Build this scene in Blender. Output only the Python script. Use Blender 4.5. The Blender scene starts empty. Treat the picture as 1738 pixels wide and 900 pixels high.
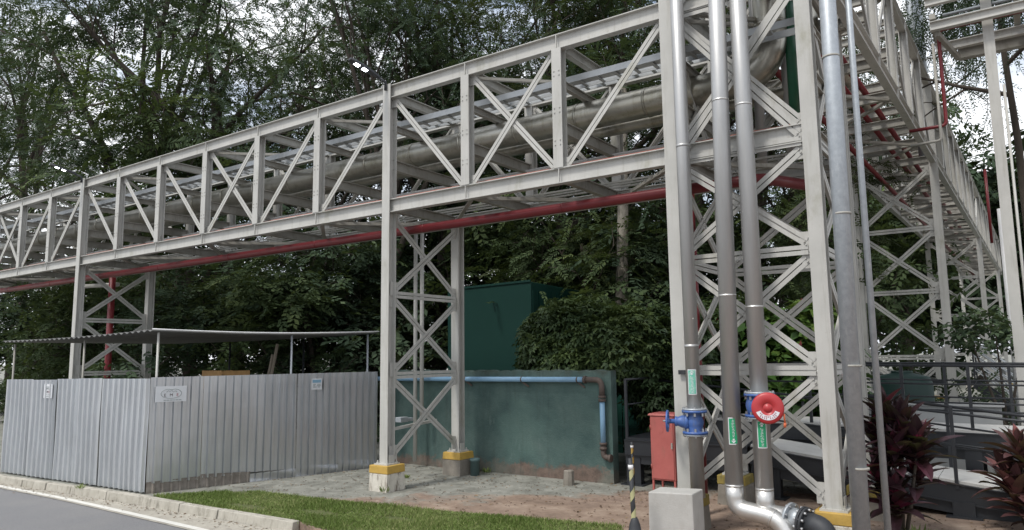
import bpy, math, random
import numpy as np
from mathutils import Vector, Matrix

scene = bpy.context.scene
COL = scene.collection
R_ = math.radians
random.seed(7)
UP = Vector((0, 0, 1))

# ------------------------------------------------------------------ camera
CAM_F, CAM_PITCH, CAM_HEAD, CAM_ROLL, EYE = 1230.7, R_(7.1856), R_(34.838), R_(-0.753), 2.2
cF = Vector((-math.sin(CAM_HEAD) * math.cos(CAM_PITCH), math.cos(CAM_HEAD) * math.cos(CAM_PITCH), math.sin(CAM_PITCH)))
cR0 = Vector((math.cos(CAM_HEAD), math.sin(CAM_HEAD), 0))
cU0 = cR0.cross(cF)
cR = cR0 * math.cos(CAM_ROLL) + cU0 * math.sin(CAM_ROLL)
cU = cU0 * math.cos(CAM_ROLL) - cR0 * math.sin(CAM_ROLL)
cO = Vector((0, 0, EYE))
cam_data = bpy.data.cameras.new('camera')
cam = bpy.data.objects.new('camera', cam_data)
COL.objects.link(cam)
cam.matrix_world = Matrix(((cR.x, cU.x, -cF.x, cO.x), (cR.y, cU.y, -cF.y, cO.y), (cR.z, cU.z, -cF.z, cO.z), (0, 0, 0, 1)))
cam_data.sensor_width = 36
cam_data.lens = CAM_F / 1738 * 36
cam_data.clip_end = 3000
scene.camera = cam


def ray(x, y): return cF + cR * ((x - 869) / CAM_F) + cU * ((450 - y) / CAM_F)
def on_z(x, y, z=0.0): d = ray(x, y); return cO + d * ((z - EYE) / d.z)
def on_y(x, y, Y): d = ray(x, y); return cO + d * (Y / d.y)
def on_x(x, y, X): d = ray(x, y); return cO + d * (X / d.x)
def spot(px, Y):                       # ground spot seen in image column px, at world depth Y
    d = ray(px, 594); t = Y / d.y
    return Vector((d.x * t, Y, 0))


# ------------------------------------------------------------------ mesh helpers
def V(p): return Vector(p)


class MB:
    def __init__(s): s.v = []; s.f = []; s.sm = []

    def add(s, vs, fs, smooth=False):
        b = len(s.v)
        s.v += [tuple(p) for p in vs]
        s.f += [tuple(b + i for i in f) for f in fs]
        s.sm += [smooth] * len(fs)
        return s

    def box(s, c, size, rz=0.0):
        x, y, z = (k / 2 for k in size); c = V(c); m = Matrix.Rotation(rz, 3, 'Z')
        vs = [c + m @ V((i * x, j * y, k * z)) for k in (-1, 1) for j in (-1, 1) for i in (-1, 1)]
        return s.add(vs, [(0, 2, 3, 1), (4, 5, 7, 6), (0, 1, 5, 4), (2, 6, 7, 3), (0, 4, 6, 2), (1, 3, 7, 5)])

    def frustum(s, c, a, b, h, rz=0.0, jit=0.0):
        c = V(c); m = Matrix.Rotation(rz, 3, 'Z'); vs = []
        for k, q in ((0, a), (1, b)):
            for sx, sy in ((-1, -1), (1, -1), (1, 1), (-1, 1)):
                vs.append(c + m @ V((sx * q[0] / 2 + random.uniform(-jit, jit), sy * q[1] / 2 + random.uniform(-jit, jit), k * h)))
        return s.add(vs, [(3, 2, 1, 0), (4, 5, 6, 7), (0, 1, 5, 4), (1, 2, 6, 5), (2, 3, 7, 6), (3, 0, 4, 7)])

    def prof(s, p0, p1, polys, up=UP):
        p0, p1 = V(p0), V(p1); d = (p1 - p0).normalized(); up = V(up)
        x = d.cross(up)
        if x.length < 1e-5: x = d.cross(V((1, 0, 0)))
        x.normalize(); y = x.cross(d).normalized()
        for poly in polys:
            n = len(poly)
            vs = [p0 + x * a + y * b for a, b in poly] + [p1 + x * a + y * b for a, b in poly]
            s.add(vs, [tuple(range(n))[::-1], tuple(range(n, 2 * n))] + [(i, (i + 1) % n, n + (i + 1) % n, n + i) for i in range(n)])
        return s

    def bar(s, p0, p1, w, h, up=UP):
        return s.prof(p0, p1, [[(-w / 2, -h / 2), (w / 2, -h / 2), (w / 2, h / 2), (-w / 2, h / 2)]], up)

    def ibeam(s, p0, p1, w, h, up=UP, tf=.014, tw=.011):
        a, b = w / 2, h / 2
        return s.prof(p0, p1, [[(-a, -b), (a, -b), (a, -b + tf), (tw / 2, -b + tf), (tw / 2, b - tf), (a, b - tf), (a, b), (-a, b), (-a, b - tf), (-tw / 2, b - tf), (-tw / 2, -b + tf), (-a, -b + tf)]], up)

    def twin(s, p0, p1, leg=.055, gap=.016, out=(0, -1, 0), t=.008):
        # two angles back to back; the flat legs face «out»
        g = gap / 2
        L = [(g, -leg), (g + t, -leg), (g + t, -t), (g + leg, -t), (g + leg, 0), (g, 0)]
        Rr = [(-a, b) for a, b in L][::-1]
        return s.prof(p0, p1, [L, Rr], out)

    def tube(s, path, r, n=16, caps=True, smooth=True):
        path = [V(p) for p in path]; m = len(path)
        rs = r if isinstance(r, (list, tuple)) else [r] * m
        t = [(path[min(i + 1, m - 1)] - path[max(i - 1, 0)]).normalized() for i in range(m)]
        u = t[0].cross(UP if abs(t[0].z) < .9 else V((1, 0, 0))).normalized()
        b = len(s.v)
        for i in range(m):
            u = (u - t[i] * u.dot(t[i])).normalized(); w = t[i].cross(u)
            for k in range(n):
                a = 2 * math.pi * k / n
                s.v.append(tuple(path[i] + (u * math.cos(a) + w * math.sin(a)) * rs[i]))
        for i in range(m - 1):
            for k in range(n):
                k2 = (k + 1) % n
                s.f.append((b + i * n + k, b + i * n + k2, b + (i + 1) * n + k2, b + (i + 1) * n + k)); s.sm.append(smooth)
        if caps:
            s.f.append(tuple(b + k for k in range(n))[::-1]); s.sm.append(False)
            s.f.append(tuple(b + (m - 1) * n + k for k in range(n))); s.sm.append(False)
        return s

    def lathe(s, o, axis, profile, n=24, smooth=True):
        o, ax = V(o), V(axis).normalized()
        u = ax.cross(UP if abs(ax.z) < .9 else V((1, 0, 0))).normalized(); w = ax.cross(u)
        b = len(s.v); m = len(profile)
        for r, h in profile:
            for k in range(n):
                a = 2 * math.pi * k / n
                s.v.append(tuple(o + ax * h + (u * math.cos(a) + w * math.sin(a)) * max(r, 1e-4)))
        for i in range(m - 1):
            for k in range(n):
                k2 = (k + 1) % n
                s.f.append((b + i * n + k, b + i * n + k2, b + (i + 1) * n + k2, b + (i + 1) * n + k)); s.sm.append(smooth)
        s.f.append(tuple(b + k for k in range(n))[::-1]); s.sm.append(False)
        s.f.append(tuple(b + (m - 1) * n + k for k in range(n))); s.sm.append(False)
        return s

    def bolts(s, o, axis, rad, count, br=.014, h=.03):
        o, ax = V(o), V(axis).normalized()
        u = ax.cross(UP if abs(ax.z) < .9 else V((1, 0, 0))).normalized(); w = ax.cross(u)
        for k in range(count):
            a = 2 * math.pi * (k + .5) / count
            p = o + (u * math.cos(a) + w * math.sin(a)) * rad
            s.tube([p - ax * h, p + ax * h], br, 6, smooth=False)
        return s

    def build(s, name, mat, parent=None, bevel=0.0, loc=None):
        me = bpy.data.meshes.new(name)
        off = V((0, 0, 0))
        if parent is not None:
            off = V(parent['base_point'])
        else:
            a = np.array(s.v)
            off = V((float(a[:, 0].mean()), float(a[:, 1].mean()), float(a[:, 2].min()))) if loc is None else V(loc)
        me.from_pydata([(p[0] - off.x, p[1] - off.y, p[2] - off.z) for p in s.v], [], s.f)
        me.polygons.foreach_set('use_smooth', s.sm)
        me.materials.append(mat)
        me.update()
        o = bpy.data.objects.new(name, me)
        COL.objects.link(o)
        if parent is not None: o.parent = parent
        else: o.location = off
        o['base_point'] = tuple(off)
        if bevel:
            b = o.modifiers.new('edge', 'BEVEL'); b.width = bevel; b.segments = 2; b.limit_method = 'ANGLE'; b.angle_limit = R_(40)
        return o


def bolt_ring(parent, o, axis, rad, count, br=.014, h=.03, mat=None):
    o, ax = V(o), V(axis).normalized()
    u = ax.cross(UP if abs(ax.z) < .9 else V((1, 0, 0))).normalized(); w = ax.cross(u)
    for k in range(count):
        a = 2 * math.pi * (k + .5) / count
        p = o + (u * math.cos(a) + w * math.sin(a)) * rad
        MB().tube([p - ax * h, p + ax * h], br, 6, smooth=False).build('bolt', mat or M['bolt'], parent)


def arc(c, p0, p1, n=8):
    """quarter bend from p0 to p1 around centre c"""
    c, p0, p1 = V(c), V(p0), V(p1); a, b = p0 - c, p1 - c
    return [c + a * math.cos(t) + b * math.sin(t) for t in [math.pi / 2 * i / n for i in range(n + 1)]]


def bend_path(pts, r):
    """polyline with rounded corners of radius r"""
    pts = [V(p) for p in pts]; out = [pts[0]]
    for i in range(1, len(pts) - 1):
        a = (pts[i - 1] - pts[i]).normalized(); b = (pts[i + 1] - pts[i]).normalized()
        ang = a.angle(b); t = min(r / math.tan(ang / 2), (pts[i - 1] - pts[i]).length * .49, (pts[i + 1] - pts[i]).length * .49)
        q0, q1 = pts[i] + a * t, pts[i] + b * t
        for k in range(9):
            u = k / 8
            out.append(q0 * (1 - u) ** 2 + pts[i] * 2 * u * (1 - u) + q1 * u * u)
    out.append(pts[-1])
    return out


def tag(o, label=None, cat=None, group=None, kind=None):
    if label: o['label'] = label
    if cat: o['category'] = cat
    if group: o['group'] = group
    if kind: o['kind'] = kind
    return o


def thing(name, loc, label, cat, group=None):
    e = bpy.data.objects.new(name, None); e.empty_display_size = .2
    COL.objects.link(e); e.location = loc; e['base_point'] = tuple(loc)
    return tag(e, label, cat, group)


def text_mesh(body, size, o, right, up, depth=.002, align='CENTER'):
    """flat lettering as MB at o"""
    cu = bpy.data.curves.new('lettering', 'FONT'); cu.body = body; cu.size = size; cu.align_x = align; cu.align_y = 'CENTER'; cu.extrude = depth
    ob = bpy.data.objects.new('lettering_source', cu); COL.objects.link(ob)
    dg = bpy.context.evaluated_depsgraph_get()
    me = ob.evaluated_get(dg).to_mesh()
    r, u = V(right).normalized(), V(up).normalized(); n = r.cross(u)
    m = MB(); m.add([V(o) + r * v.co.x + u * v.co.y + n * v.co.z for v in me.vertices], [tuple(p.vertices) for p in me.polygons])
    ob.evaluated_get(dg).to_mesh_clear()
    bpy.data.objects.remove(ob); bpy.data.curves.remove(cu)
    return m


# ------------------------------------------------------------------ materials
def new_mat(name):
    m = bpy.data.materials.new(name); m.use_nodes = True
    nt = m.node_tree; bs = nt.nodes['Principled BSDF']
    return m, nt, bs


def N(nt, t, **kw):
    n = nt.nodes.new(t)
    for k, v in kw.items():
        if k in ('operation', 'blend_type', 'data_type', 'attribute_name', 'musgrave_type', 'wave_type', 'bands_direction', 'feature', 'noise_dimensions'): setattr(n, k, v)
        else: n.inputs[k].default_value = v
    return n


def noise(nt, scale, detail=6, rough=.6, stretch=None, coord='Object', dist=0.0):
    tc = nt.nodes.new('ShaderNodeTexCoord'); mp = nt.nodes.new('ShaderNodeMapping')
    if stretch: mp.inputs['Scale'].default_value = stretch
    nt.links.new(tc.outputs[coord], mp.inputs['Vector'])
    n = N(nt, 'ShaderNodeTexNoise', Scale=scale, Detail=detail, Roughness=rough, Distortion=dist)
    nt.links.new(mp.outputs[0], n.inputs['Vector'])
    return n.outputs['Fac']


def ramp(nt, fac, stops):
    r = nt.nodes.new('ShaderNodeValToRGB'); e = r.color_ramp.elements
    e[0].position, e[0].color = stops[0][0], (*stops[0][1], 1)
    e[1].position, e[1].color = stops[-1][0], (*stops[-1][1], 1)
    for p, c in stops[1:-1]:
        k = e.new(p); k.color = (*c, 1)
    nt.links.new(fac, r.inputs[0])
    return r.outputs[0]


def mixc(nt, fac, a, b, mode='MIX'):
    m = N(nt, 'ShaderNodeMix', data_type='RGBA', blend_type=mode)
    for sck, v in (('Factor', fac), ('A', a), ('B', b)):
        tgt = [i for i in m.inputs if i.name == sck and (i.type == 'RGBA' or (sck == 'Factor' and i.type == 'VALUE'))][0]
        if isinstance(v, bpy.types.NodeSocket): nt.links.new(v, tgt)
        elif isinstance(v, (int, float)): tgt.default_value = v
        else: tgt.default_value = (*v, 1)
    return [o for o in m.outputs if o.type == 'RGBA'][0]


def bump(nt, bs, h, strength=.2, dist=.01):
    b = N(nt, 'ShaderNodeBump', Strength=strength, Distance=dist)
    nt.links.new(h, b.inputs['Height']); nt.links.new(b.outputs[0], bs.inputs['Normal'])


def paint(name, c0, c1, rough=.5, metallic=0.0, scale=3.0, stretch=(1, 1, 1), dirt=None, dirt_amt=(.55, .75), bstr=.08, bscale=40, spec=.5):
    m, nt, bs = new_mat(name)
    col = ramp(nt, noise(nt, scale, 8, .65, stretch), [(.3, c0), (.7, c1)])
    if dirt:
        f = ramp(nt, noise(nt, scale * 1.7, 8, .75, (stretch[0] * 1.3, stretch[1] * 1.3, stretch[2] * .35)), [(dirt_amt[0], (0, 0, 0)), (dirt_amt[1], (1, 1, 1))])
        col = mixc(nt, f, col, dirt)
    nt.links.new(col, bs.inputs['Base Color'])
    bs.inputs['Roughness'].default_value = rough; bs.inputs['Metallic'].default_value = metallic
    bs.inputs['Specular IOR Level'].default_value = spec
    bump(nt, bs, noise(nt, bscale, 4), bstr)
    return m


M = {}
def steel_mat(name, c0, c1, grime, rust):
    m, nt, bs = new_mat(name)
    c = ramp(nt, noise(nt, 1.6, 8, .6), [(.3, c0), (.7, c1)])
    st = ramp(nt, noise(nt, 9, 6, .7, (1, 1, .10)), [(.52, (0, 0, 0)), (.78, (.65, .65, .65))])
    c = mixc(nt, st, c, grime)
    mo = ramp(nt, noise(nt, 1.1, 7, .7, (1, 1, .5)), [(.58, (0, 0, 0)), (.74, (.7, .7, .7))])
    c = mixc(nt, mo, c, (.20, .19, .11))
    ru = ramp(nt, noise(nt, 17, 6, .75), [(.68, (0, 0, 0)), (.74, (1, 1, 1))])
    c = mixc(nt, ru, c, rust)
    nt.links.new(c, bs.inputs['Base Color'])
    nt.links.new(ramp(nt, noise(nt, 6, 5), [(.3, (.42, .42, .42)), (.7, (.62, .62, .62))]), bs.inputs['Roughness'])
    bump(nt, bs, noise(nt, 35, 5), .12)
    return m


M['steel'] = steel_mat('grey_steel_paint', (.475, .468, .44), (.39, .385, .36), (.25, .235, .195), (.20, .11, .06))
M['steel_old'] = paint('weathered_grey_paint', (.34, .33, .30), (.25, .24, .21), .6, scale=3, dirt=(.14, .125, .10), dirt_amt=(.52, .8))
M['stainless'] = paint('stainless_cladding', (.47, .47, .465), (.35, .35, .345), .45, .6, scale=5, stretch=(1, 1, .12), bstr=.05, bscale=14)
M['steel_bend'] = paint('stainless_bend', (.60, .595, .575), (.50, .49, .47), .38, .8, scale=6, bstr=.02)
M['lagging'] = paint('weathered_pipe_cladding', (.46, .445, .40), (.31, .295, .24), .34, .85, scale=2.5, stretch=(.7, 1, 1), dirt=(.13, .115, .06), dirt_amt=(.5, .8), bstr=.05, bscale=9)
M['galv'] = paint('galvanised_steel', (.40, .43, .455), (.31, .335, .36), .5, .45, scale=14, dirt=(.5, .52, .53), bstr=.03)
M['tray'] = paint('galvanised_tray', (.50, .52, .53), (.40, .42, .43), .45, .3, scale=6)
M['red'] = paint('red_pipe_paint', (.165, .013, .018), (.125, .010, .013), .42, scale=3, dirt=(.17, .03, .028), dirt_amt=(.62, .85))
M['red_dusty'] = paint('dusty_red_paint', (.40, .115, .075), (.30, .10, .07), .6, scale=5, dirt=(.33, .2, .15), dirt_amt=(.5, .8))
M['red_box'] = paint('faded_red_box_paint', (.42, .115, .10), (.34, .082, .072), .6, scale=4, dirt=(.22, .10, .075), dirt_amt=(.55, .8))
M['red_plastic'] = paint('red_plastic', (.40, .028, .032), (.33, .022, .026), .38, scale=4)
M['green_pipe'] = paint('green_pipe_paint', (.015, .11, .055), (.012, .085, .045), .4, scale=4)
M['container'] = paint('dark_green_paint', (.002, .030, .023), (.0017, .026, .020), .6, scale=1.6, dirt=(.004, .033, .025), dirt_amt=(.5, .9), bstr=.02, spec=.25)
M['wall'] = None
M['blue_pvc'] = paint('blue_pipe_plastic', (.25, .42, .58), (.19, .35, .51), .38, scale=5, stretch=(1, 1, 1), dirt=(.16, .22, .28), dirt_amt=(.62, .8))
M['rust_brown'] = paint('rusty_fitting', (.075, .06, .053), (.11, .08, .065), .7, scale=12, bstr=.3)
M['blue_valve'] = paint('blue_valve_paint', (.05, .12, .34), (.04, .09, .27), .45, scale=6, dirt=(.14, .15, .18), dirt_amt=(.52, .8))
M['black_steel'] = paint('black_steel_paint', (.024, .027, .032), (.017, .019, .023), .5, scale=5, dirt=(.05, .05, .05), dirt_amt=(.6, .9))
M['black_rubber'] = paint('black_rubber', (.03, .033, .038), (.022, .024, .028), .6, scale=8)
M['deck'] = paint('pale_ramp_deck', (.60, .59, .56), (.49, .48, .45), .75, scale=4, dirt=(.25, .24, .21), dirt_amt=(.6, .85))
M['white_paint'] = paint('white_paint', (.70, .70, .70), (.60, .60, .60), .5, scale=4)
M['bolt'] = paint('zinc_bolt', (.5, .5, .5), (.4, .4, .4), .35, .8)
M['yellow'] = paint('yellow_band_paint', (.50, .32, .07), (.40, .255, .055), .65, scale=7, dirt=(.22, .17, .09), dirt_amt=(.58, .75), bstr=.3, bscale=30)
M['yellow_old'] = paint('mossy_yellow_paint', (.30, .22, .045), (.20, .16, .04), .75, scale=7, dirt=(.10, .09, .05), dirt_amt=(.5, .7), bstr=.3)
M['footing'] = paint('whitewashed_footing', (.60, .57, .50), (.46, .43, .37), .85, scale=5, dirt=(.16, .13, .10), dirt_amt=(.5, .62), bstr=.4, bscale=25)
M['footing_dark'] = paint('bare_footing_concrete', (.26, .235, .20), (.16, .145, .12), .9, scale=5, dirt=(.40, .37, .33), dirt_amt=(.6, .7), bstr=.4, bscale=25)
M['block'] = paint('pale_concrete', (.42, .412, .39), (.34, .332, .31), .85, scale=4, dirt=(.33, .31, .28), dirt_amt=(.55, .8), bstr=.25, bscale=60)
M['kerb'] = paint('kerb_concrete', (.44, .415, .36), (.30, .28, .235), .9, scale=4, dirt=(.12, .11, .085), dirt_amt=(.5, .72), bstr=.4, bscale=50)
M['bark'] = paint('dark_bark', (.07, .056, .042), (.035, .028, .022), .9, scale=5, stretch=(1, 1, .3), bstr=.6, bscale=12)
M['bark_pale'] = paint('pale_blotched_bark', (.36, .33, .28), (.16, .14, .11), .85, scale=5, stretch=(1, 1, .8), dirt=(.05, .045, .035), dirt_amt=(.52, .62), bstr=.3, bscale=12)
M['wood'] = paint('tan_timber', (.50, .30, .12), (.36, .20, .075), .7, scale=7, stretch=(1.5, 1.5, .3), bstr=.15)
M['old_wood'] = paint('grey_timber', (.30, .26, .21), (.20, .17, .13), .8, scale=6, stretch=(1, 1, .2), bstr=.2)
M['roof_sheet'] = paint('old_roof_sheet', (.17, .17, .165), (.11, .11, .108), .6, .1, scale=2, dirt=(.07, .065, .06), dirt_amt=(.5, .8))
M['sign_white'] = paint('sign_white', (.62, .63, .65), (.56, .57, .59), .45, scale=3)
M['sign_grey'] = paint('sign_print_grey', (.30, .33, .33), (.22, .25, .25), .5)
M['sign_red'] = paint('sign_print_red', (.35, .05, .07), (.30, .04, .06), .5)
M['ink'] = paint('sign_print_dark', (.035, .01, .015), (.03, .01, .012), .5)
M['sign_blue'] = paint('sign_print_blue', (.16, .30, .42), (.20, .34, .44), .5)
M['label_green'] = paint('label_green', (.01, .30, .13), (.01, .26, .11), .45)
M['label_worn'] = paint('worn_label_green', (.05, .40, .28), (.30, .50, .42), .5, scale=30)
M['orange_tag'] = paint('orange_tag', (.55, .13, .05), (.5, .11, .04), .5)
M['tape_yellow'] = paint('pale_yellow_tape', (.42, .41, .22), (.34, .33, .17), .55)
M['tape_amber'] = paint('amber_tape', (.40, .27, .06), (.34, .22, .05), .55)
M['pvc_teal'] = paint('faded_teal_pipe', (.10, .16, .16), (.08, .13, .13), .6, scale=6)
M['panel_green'] = paint('deep_green_sheet', (.006, .075, .05), (.005, .055, .038), .5, scale=3)
M['tank_green'] = paint('green_tank', (.004, .028, .022), (.003, .022, .018), .6)
M['fence_metal'] = paint('zinc_sheet', (.60, .62, .635), (.48, .495, .51), .36, .6, scale=2.2, stretch=(3, 3, .5), dirt=(.62, .64, .66), dirt_amt=(.5, .9), bstr=.05, bscale=5)
M['fence_metal_dull'] = paint('dull_zinc_sheet', (.56, .575, .59), (.43, .445, .46), .30, .88, scale=2.2, stretch=(3, 3, .4), dirt=(.44, .45, .45), dirt_amt=(.55, .85), bstr=.05, bscale=5)
M['rotten'] = paint('rusted_sheet_foot', (.25, .225, .195), (.15, .13, .11), .85, scale=10, dirt=(.30, .26, .22), bstr=.4)
M['teal_glass'] = paint('teal_cladding_glass', (.26, .36, .37), (.20, .29, .30), .2, .1, scale=.6)
M['facade'] = paint('pale_facade', (.45, .46, .46), (.40, .41, .41), .7)
M['far_facade'] = paint('grey_green_facade', (.24, .30, .31), (.20, .26, .27), .7)


def wall_mat():
    m, nt, bs = new_mat('rough_teal_render')
    n1 = noise(nt, 2.2, 8, .7); c = ramp(nt, n1, [(.28, (.042, .082, .078)), (.5, (.070, .118, .108)), (.75, (.105, .155, .14))])
    tc = nt.nodes.new('ShaderNodeTexCoord'); sp = nt.nodes.new('ShaderNodeSeparateXYZ'); nt.links.new(tc.outputs['Object'], sp.inputs[0])
    # bare band of old render at the foot and mildew at the top edge
    zz = N(nt, 'ShaderNodeMath', operation='MULTIPLY_ADD'); nt.links.new(noise(nt, 3.2, 8, .75), zz.inputs[0]); zz.inputs[1].default_value = -.85; nt.links.new(sp.outputs['Z'], zz.inputs[2])
    mr = N(nt, 'ShaderNodeMapRange'); mr.inputs['From Min'].default_value = -.27; mr.inputs['From Max'].default_value = -.17; mr.inputs['To Min'].default_value = 1; mr.inputs['To Max'].default_value = 0
    nt.links.new(zz.outputs[0], mr.inputs['Value'])
    c = mixc(nt, mr.outputs[0], c, ramp(nt, noise(nt, 6, 6), [(.35, (.10, .075, .06)), (.7, (.21, .15, .12))]))
    mr2 = N(nt, 'ShaderNodeMapRange'); mr2.inputs['From Min'].default_value = 1.35; mr2.inputs['From Max'].default_value = 1.65
    nt.links.new(zz.outputs[0], mr2.inputs['Value'])
    c = mixc(nt, mr2.outputs[0], c, (.06, .075, .06))
    c = mixc(nt, ramp(nt, noise(nt, 7, 6, .7, (1, 1, .09)), [(.54, (0, 0, 0)), (.75, (.55, .55, .55))]), c, (.035, .05, .045))
    c = mixc(nt, ramp(nt, noise(nt, 3.1, 8, .75, (1, 1, .5), dist=.8), [(.60, (0, 0, 0)), (.68, (.6, .6, .6))]), c, (.13, .18, .165))
    # patches of a fresher coat
    f2 = ramp(nt, noise(nt, .9, 3, .5), [(.52, (0, 0, 0)), (.6, (1, 1, 1))])
    c = mixc(nt, f2, c, mixc(nt, .35, c, (.11, .19, .165)))
    nt.links.new(c, bs.inputs['Base Color']); bs.inputs['Roughness'].default_value = .85
    bump(nt, bs, noise(nt, 28, 8, .75), .7, .02)
    return m


M['wall'] = wall_mat()


def ground_mat():
    m, nt, bs = new_mat('yard_ground')
    dirt = ramp(nt, noise(nt, 1.7, 10, .75), [(.28, (.09, .062, .045)), (.5, (.23, .165, .122)), (.72, (.37, .295, .23))])
    dirt = mixc(nt, ramp(nt, noise(nt, .8, 6), [(.45, (0, 0, 0)), (.65, (1, 1, 1))]), dirt, ramp(nt, noise(nt, 9, 8), [(.3, (.15, .105, .08)), (.7, (.29, .215, .165))]))
    dirt = mixc(nt, ramp(nt, noise(nt, 2.6, 8, .7), [(.62, (0, 0, 0)), (.72, (1, 1, 1))]), dirt, (.36, .30, .24))
    conc = ramp(nt, noise(nt, 2.3, 10, .8, dist=.6), [(.26, (.06, .058, .048)), (.42, (.15, .15, .128)), (.58, (.26, .26, .228)), (.76, (.42, .405, .36))])
    tc = nt.nodes.new('ShaderNodeTexCoord'); sp = nt.nodes.new('ShaderNodeSeparateXYZ'); nt.links.new(tc.outputs['Object'], sp.inputs[0])
    a = N(nt, 'ShaderNodeMath', operation='MULTIPLY_ADD'); nt.links.new(sp.outputs['X'], a.inputs[0]); a.inputs[1].default_value = -.55; a.inputs[2].default_value = -5.35
    b = N(nt, 'ShaderNodeMath', operation='MULTIPLY_ADD'); nt.links.new(sp.outputs['Y'], b.inputs[0]); b.inputs[1].default_value = .75; nt.links.new(a.outputs[0], b.inputs[2])
    d = N(nt, 'ShaderNodeMath', operation='ADD'); nt.links.new(b.outputs[0], d.inputs[0])
    nz = N(nt, 'ShaderNodeMath', operation='MULTIPLY_ADD'); nt.links.new(noise(nt, .9, 8, .7), nz.inputs[0]); nz.inputs[1].default_value = 4.5; nz.inputs[2].default_value = -2.25 - 5.6
    nt.links.new(nz.outputs[0], d.inputs[1])
    mr = N(nt, 'ShaderNodeMapRange'); mr.inputs['From Min'].default_value = -.15; mr.inputs['From Max'].default_value = .35
    nt.links.new(d.outputs[0], mr.inputs['Value'])
    c = mixc(nt, mr.outputs[0], dirt, conc)
    nt.links.new(c, bs.inputs['Base Color']); bs.inputs['Roughness'].default_value = .92
    bump(nt, bs, noise(nt, 7, 12, .72), .6, .035)
    return m


M['ground'] = ground_mat()


def asphalt_mat():
    m, nt, bs = new_mat('asphalt')
    c = ramp(nt, noise(nt, 90, 4, .8), [(.3, (.10, .10, .104)), (.7, (.21, .21, .215))])
    c = mixc(nt, ramp(nt, noise(nt, 1.1, 6), [(.4, (0, 0, 0)), (.7, (.55, .55, .55))]), c, (.19, .186, .18))
    nt.links.new(c, bs.inputs['Base Color']); bs.inputs['Roughness'].default_value = .85
    bump(nt, bs, noise(nt, 120, 3), .4, .006)
    return m


M['asphalt'] = asphalt_mat()
M['gutter'] = paint('gutter_concrete', (.40, .375, .32), (.29, .27, .23), .9, scale=3, dirt=(.17, .155, .13), dirt_amt=(.5, .75), bstr=.3, bscale=60)
M['road_line'] = paint('road_line_paint', (.62, .61, .57), (.52, .51, .47), .8, scale=6, dirt=(.3, .29, .27), dirt_amt=(.58, .75))
M['lawn_soil'] = paint('lawn_soil', (.06, .085, .022), (.10, .10, .035), .95, scale=6, dirt=(.15, .10, .07), dirt_amt=(.6, .7), bstr=.5)


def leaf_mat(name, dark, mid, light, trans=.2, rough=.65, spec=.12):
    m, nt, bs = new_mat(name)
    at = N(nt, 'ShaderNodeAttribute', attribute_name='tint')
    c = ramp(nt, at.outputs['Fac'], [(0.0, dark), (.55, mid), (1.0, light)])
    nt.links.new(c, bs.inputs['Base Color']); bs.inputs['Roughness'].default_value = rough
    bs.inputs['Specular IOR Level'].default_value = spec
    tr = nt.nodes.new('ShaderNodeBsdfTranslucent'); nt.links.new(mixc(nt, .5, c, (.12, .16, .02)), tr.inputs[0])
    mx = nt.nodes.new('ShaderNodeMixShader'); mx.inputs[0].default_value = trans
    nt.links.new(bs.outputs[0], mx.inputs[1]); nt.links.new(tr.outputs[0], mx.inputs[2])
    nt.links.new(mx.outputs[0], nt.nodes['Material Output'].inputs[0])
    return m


M['leaf'] = leaf_mat('feathery_leaf', (.028, .046, .021), (.060, .088, .038), (.13, .165, .058))
M['leaf_olive'] = leaf_mat('olive_leaf', (.032, .041, .021), (.060, .074, .036), (.12, .13, .056))
M['leaf_cool'] = leaf_mat('cool_green_leaf', (.027, .045, .028), (.055, .085, .050), (.11, .15, .078))
M['leaf_shaded'] = leaf_mat('shaded_wood_leaf', (.016, .028, .014), (.030, .048, .022), (.055, .08, .035), .1)  # deep forest shade put into the leaf colour
M['leaf_bush'] = leaf_mat('glossy_bush_leaf', (.028, .048, .022), (.058, .094, .042), (.16, .215, .072), .2, .45, .22)
M['leaf_broad'] = leaf_mat('broad_garden_leaf', (.03, .075, .018), (.06, .125, .028), (.14, .19, .04), .25, .4, .3)
M['leaf_wine'] = leaf_mat('wine_red_leaf', (.024, .013, .018), (.045, .019, .027), (.19, .022, .055), .15, .32, .4)
M['leaf_pinkish'] = leaf_mat('dusty_wine_leaf', (.045, .02, .022), (.10, .045, .045), (.26, .09, .085), .15, .4, .35)
M['grass'] = leaf_mat('lawn_grass', (.095, .145, .032), (.165, .23, .066), (.31, .32, .14), .25, .6)
M['flower_red'] = paint('red_flower', (.17, .012, .016), (.12, .008, .012), .5)
M['litter'] = leaf_mat('dry_leaf', (.05, .03, .015), (.13, .08, .045), (.30, .22, .13), 0.05, .8)


def led_mat():
    m, nt, bs = new_mat('lit_led')
    bs.inputs['Emission Color'].default_value = (.9, .95, 1, 1); bs.inputs['Emission Strength'].default_value = 9
    return m


M['led'] = led_mat()

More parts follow.
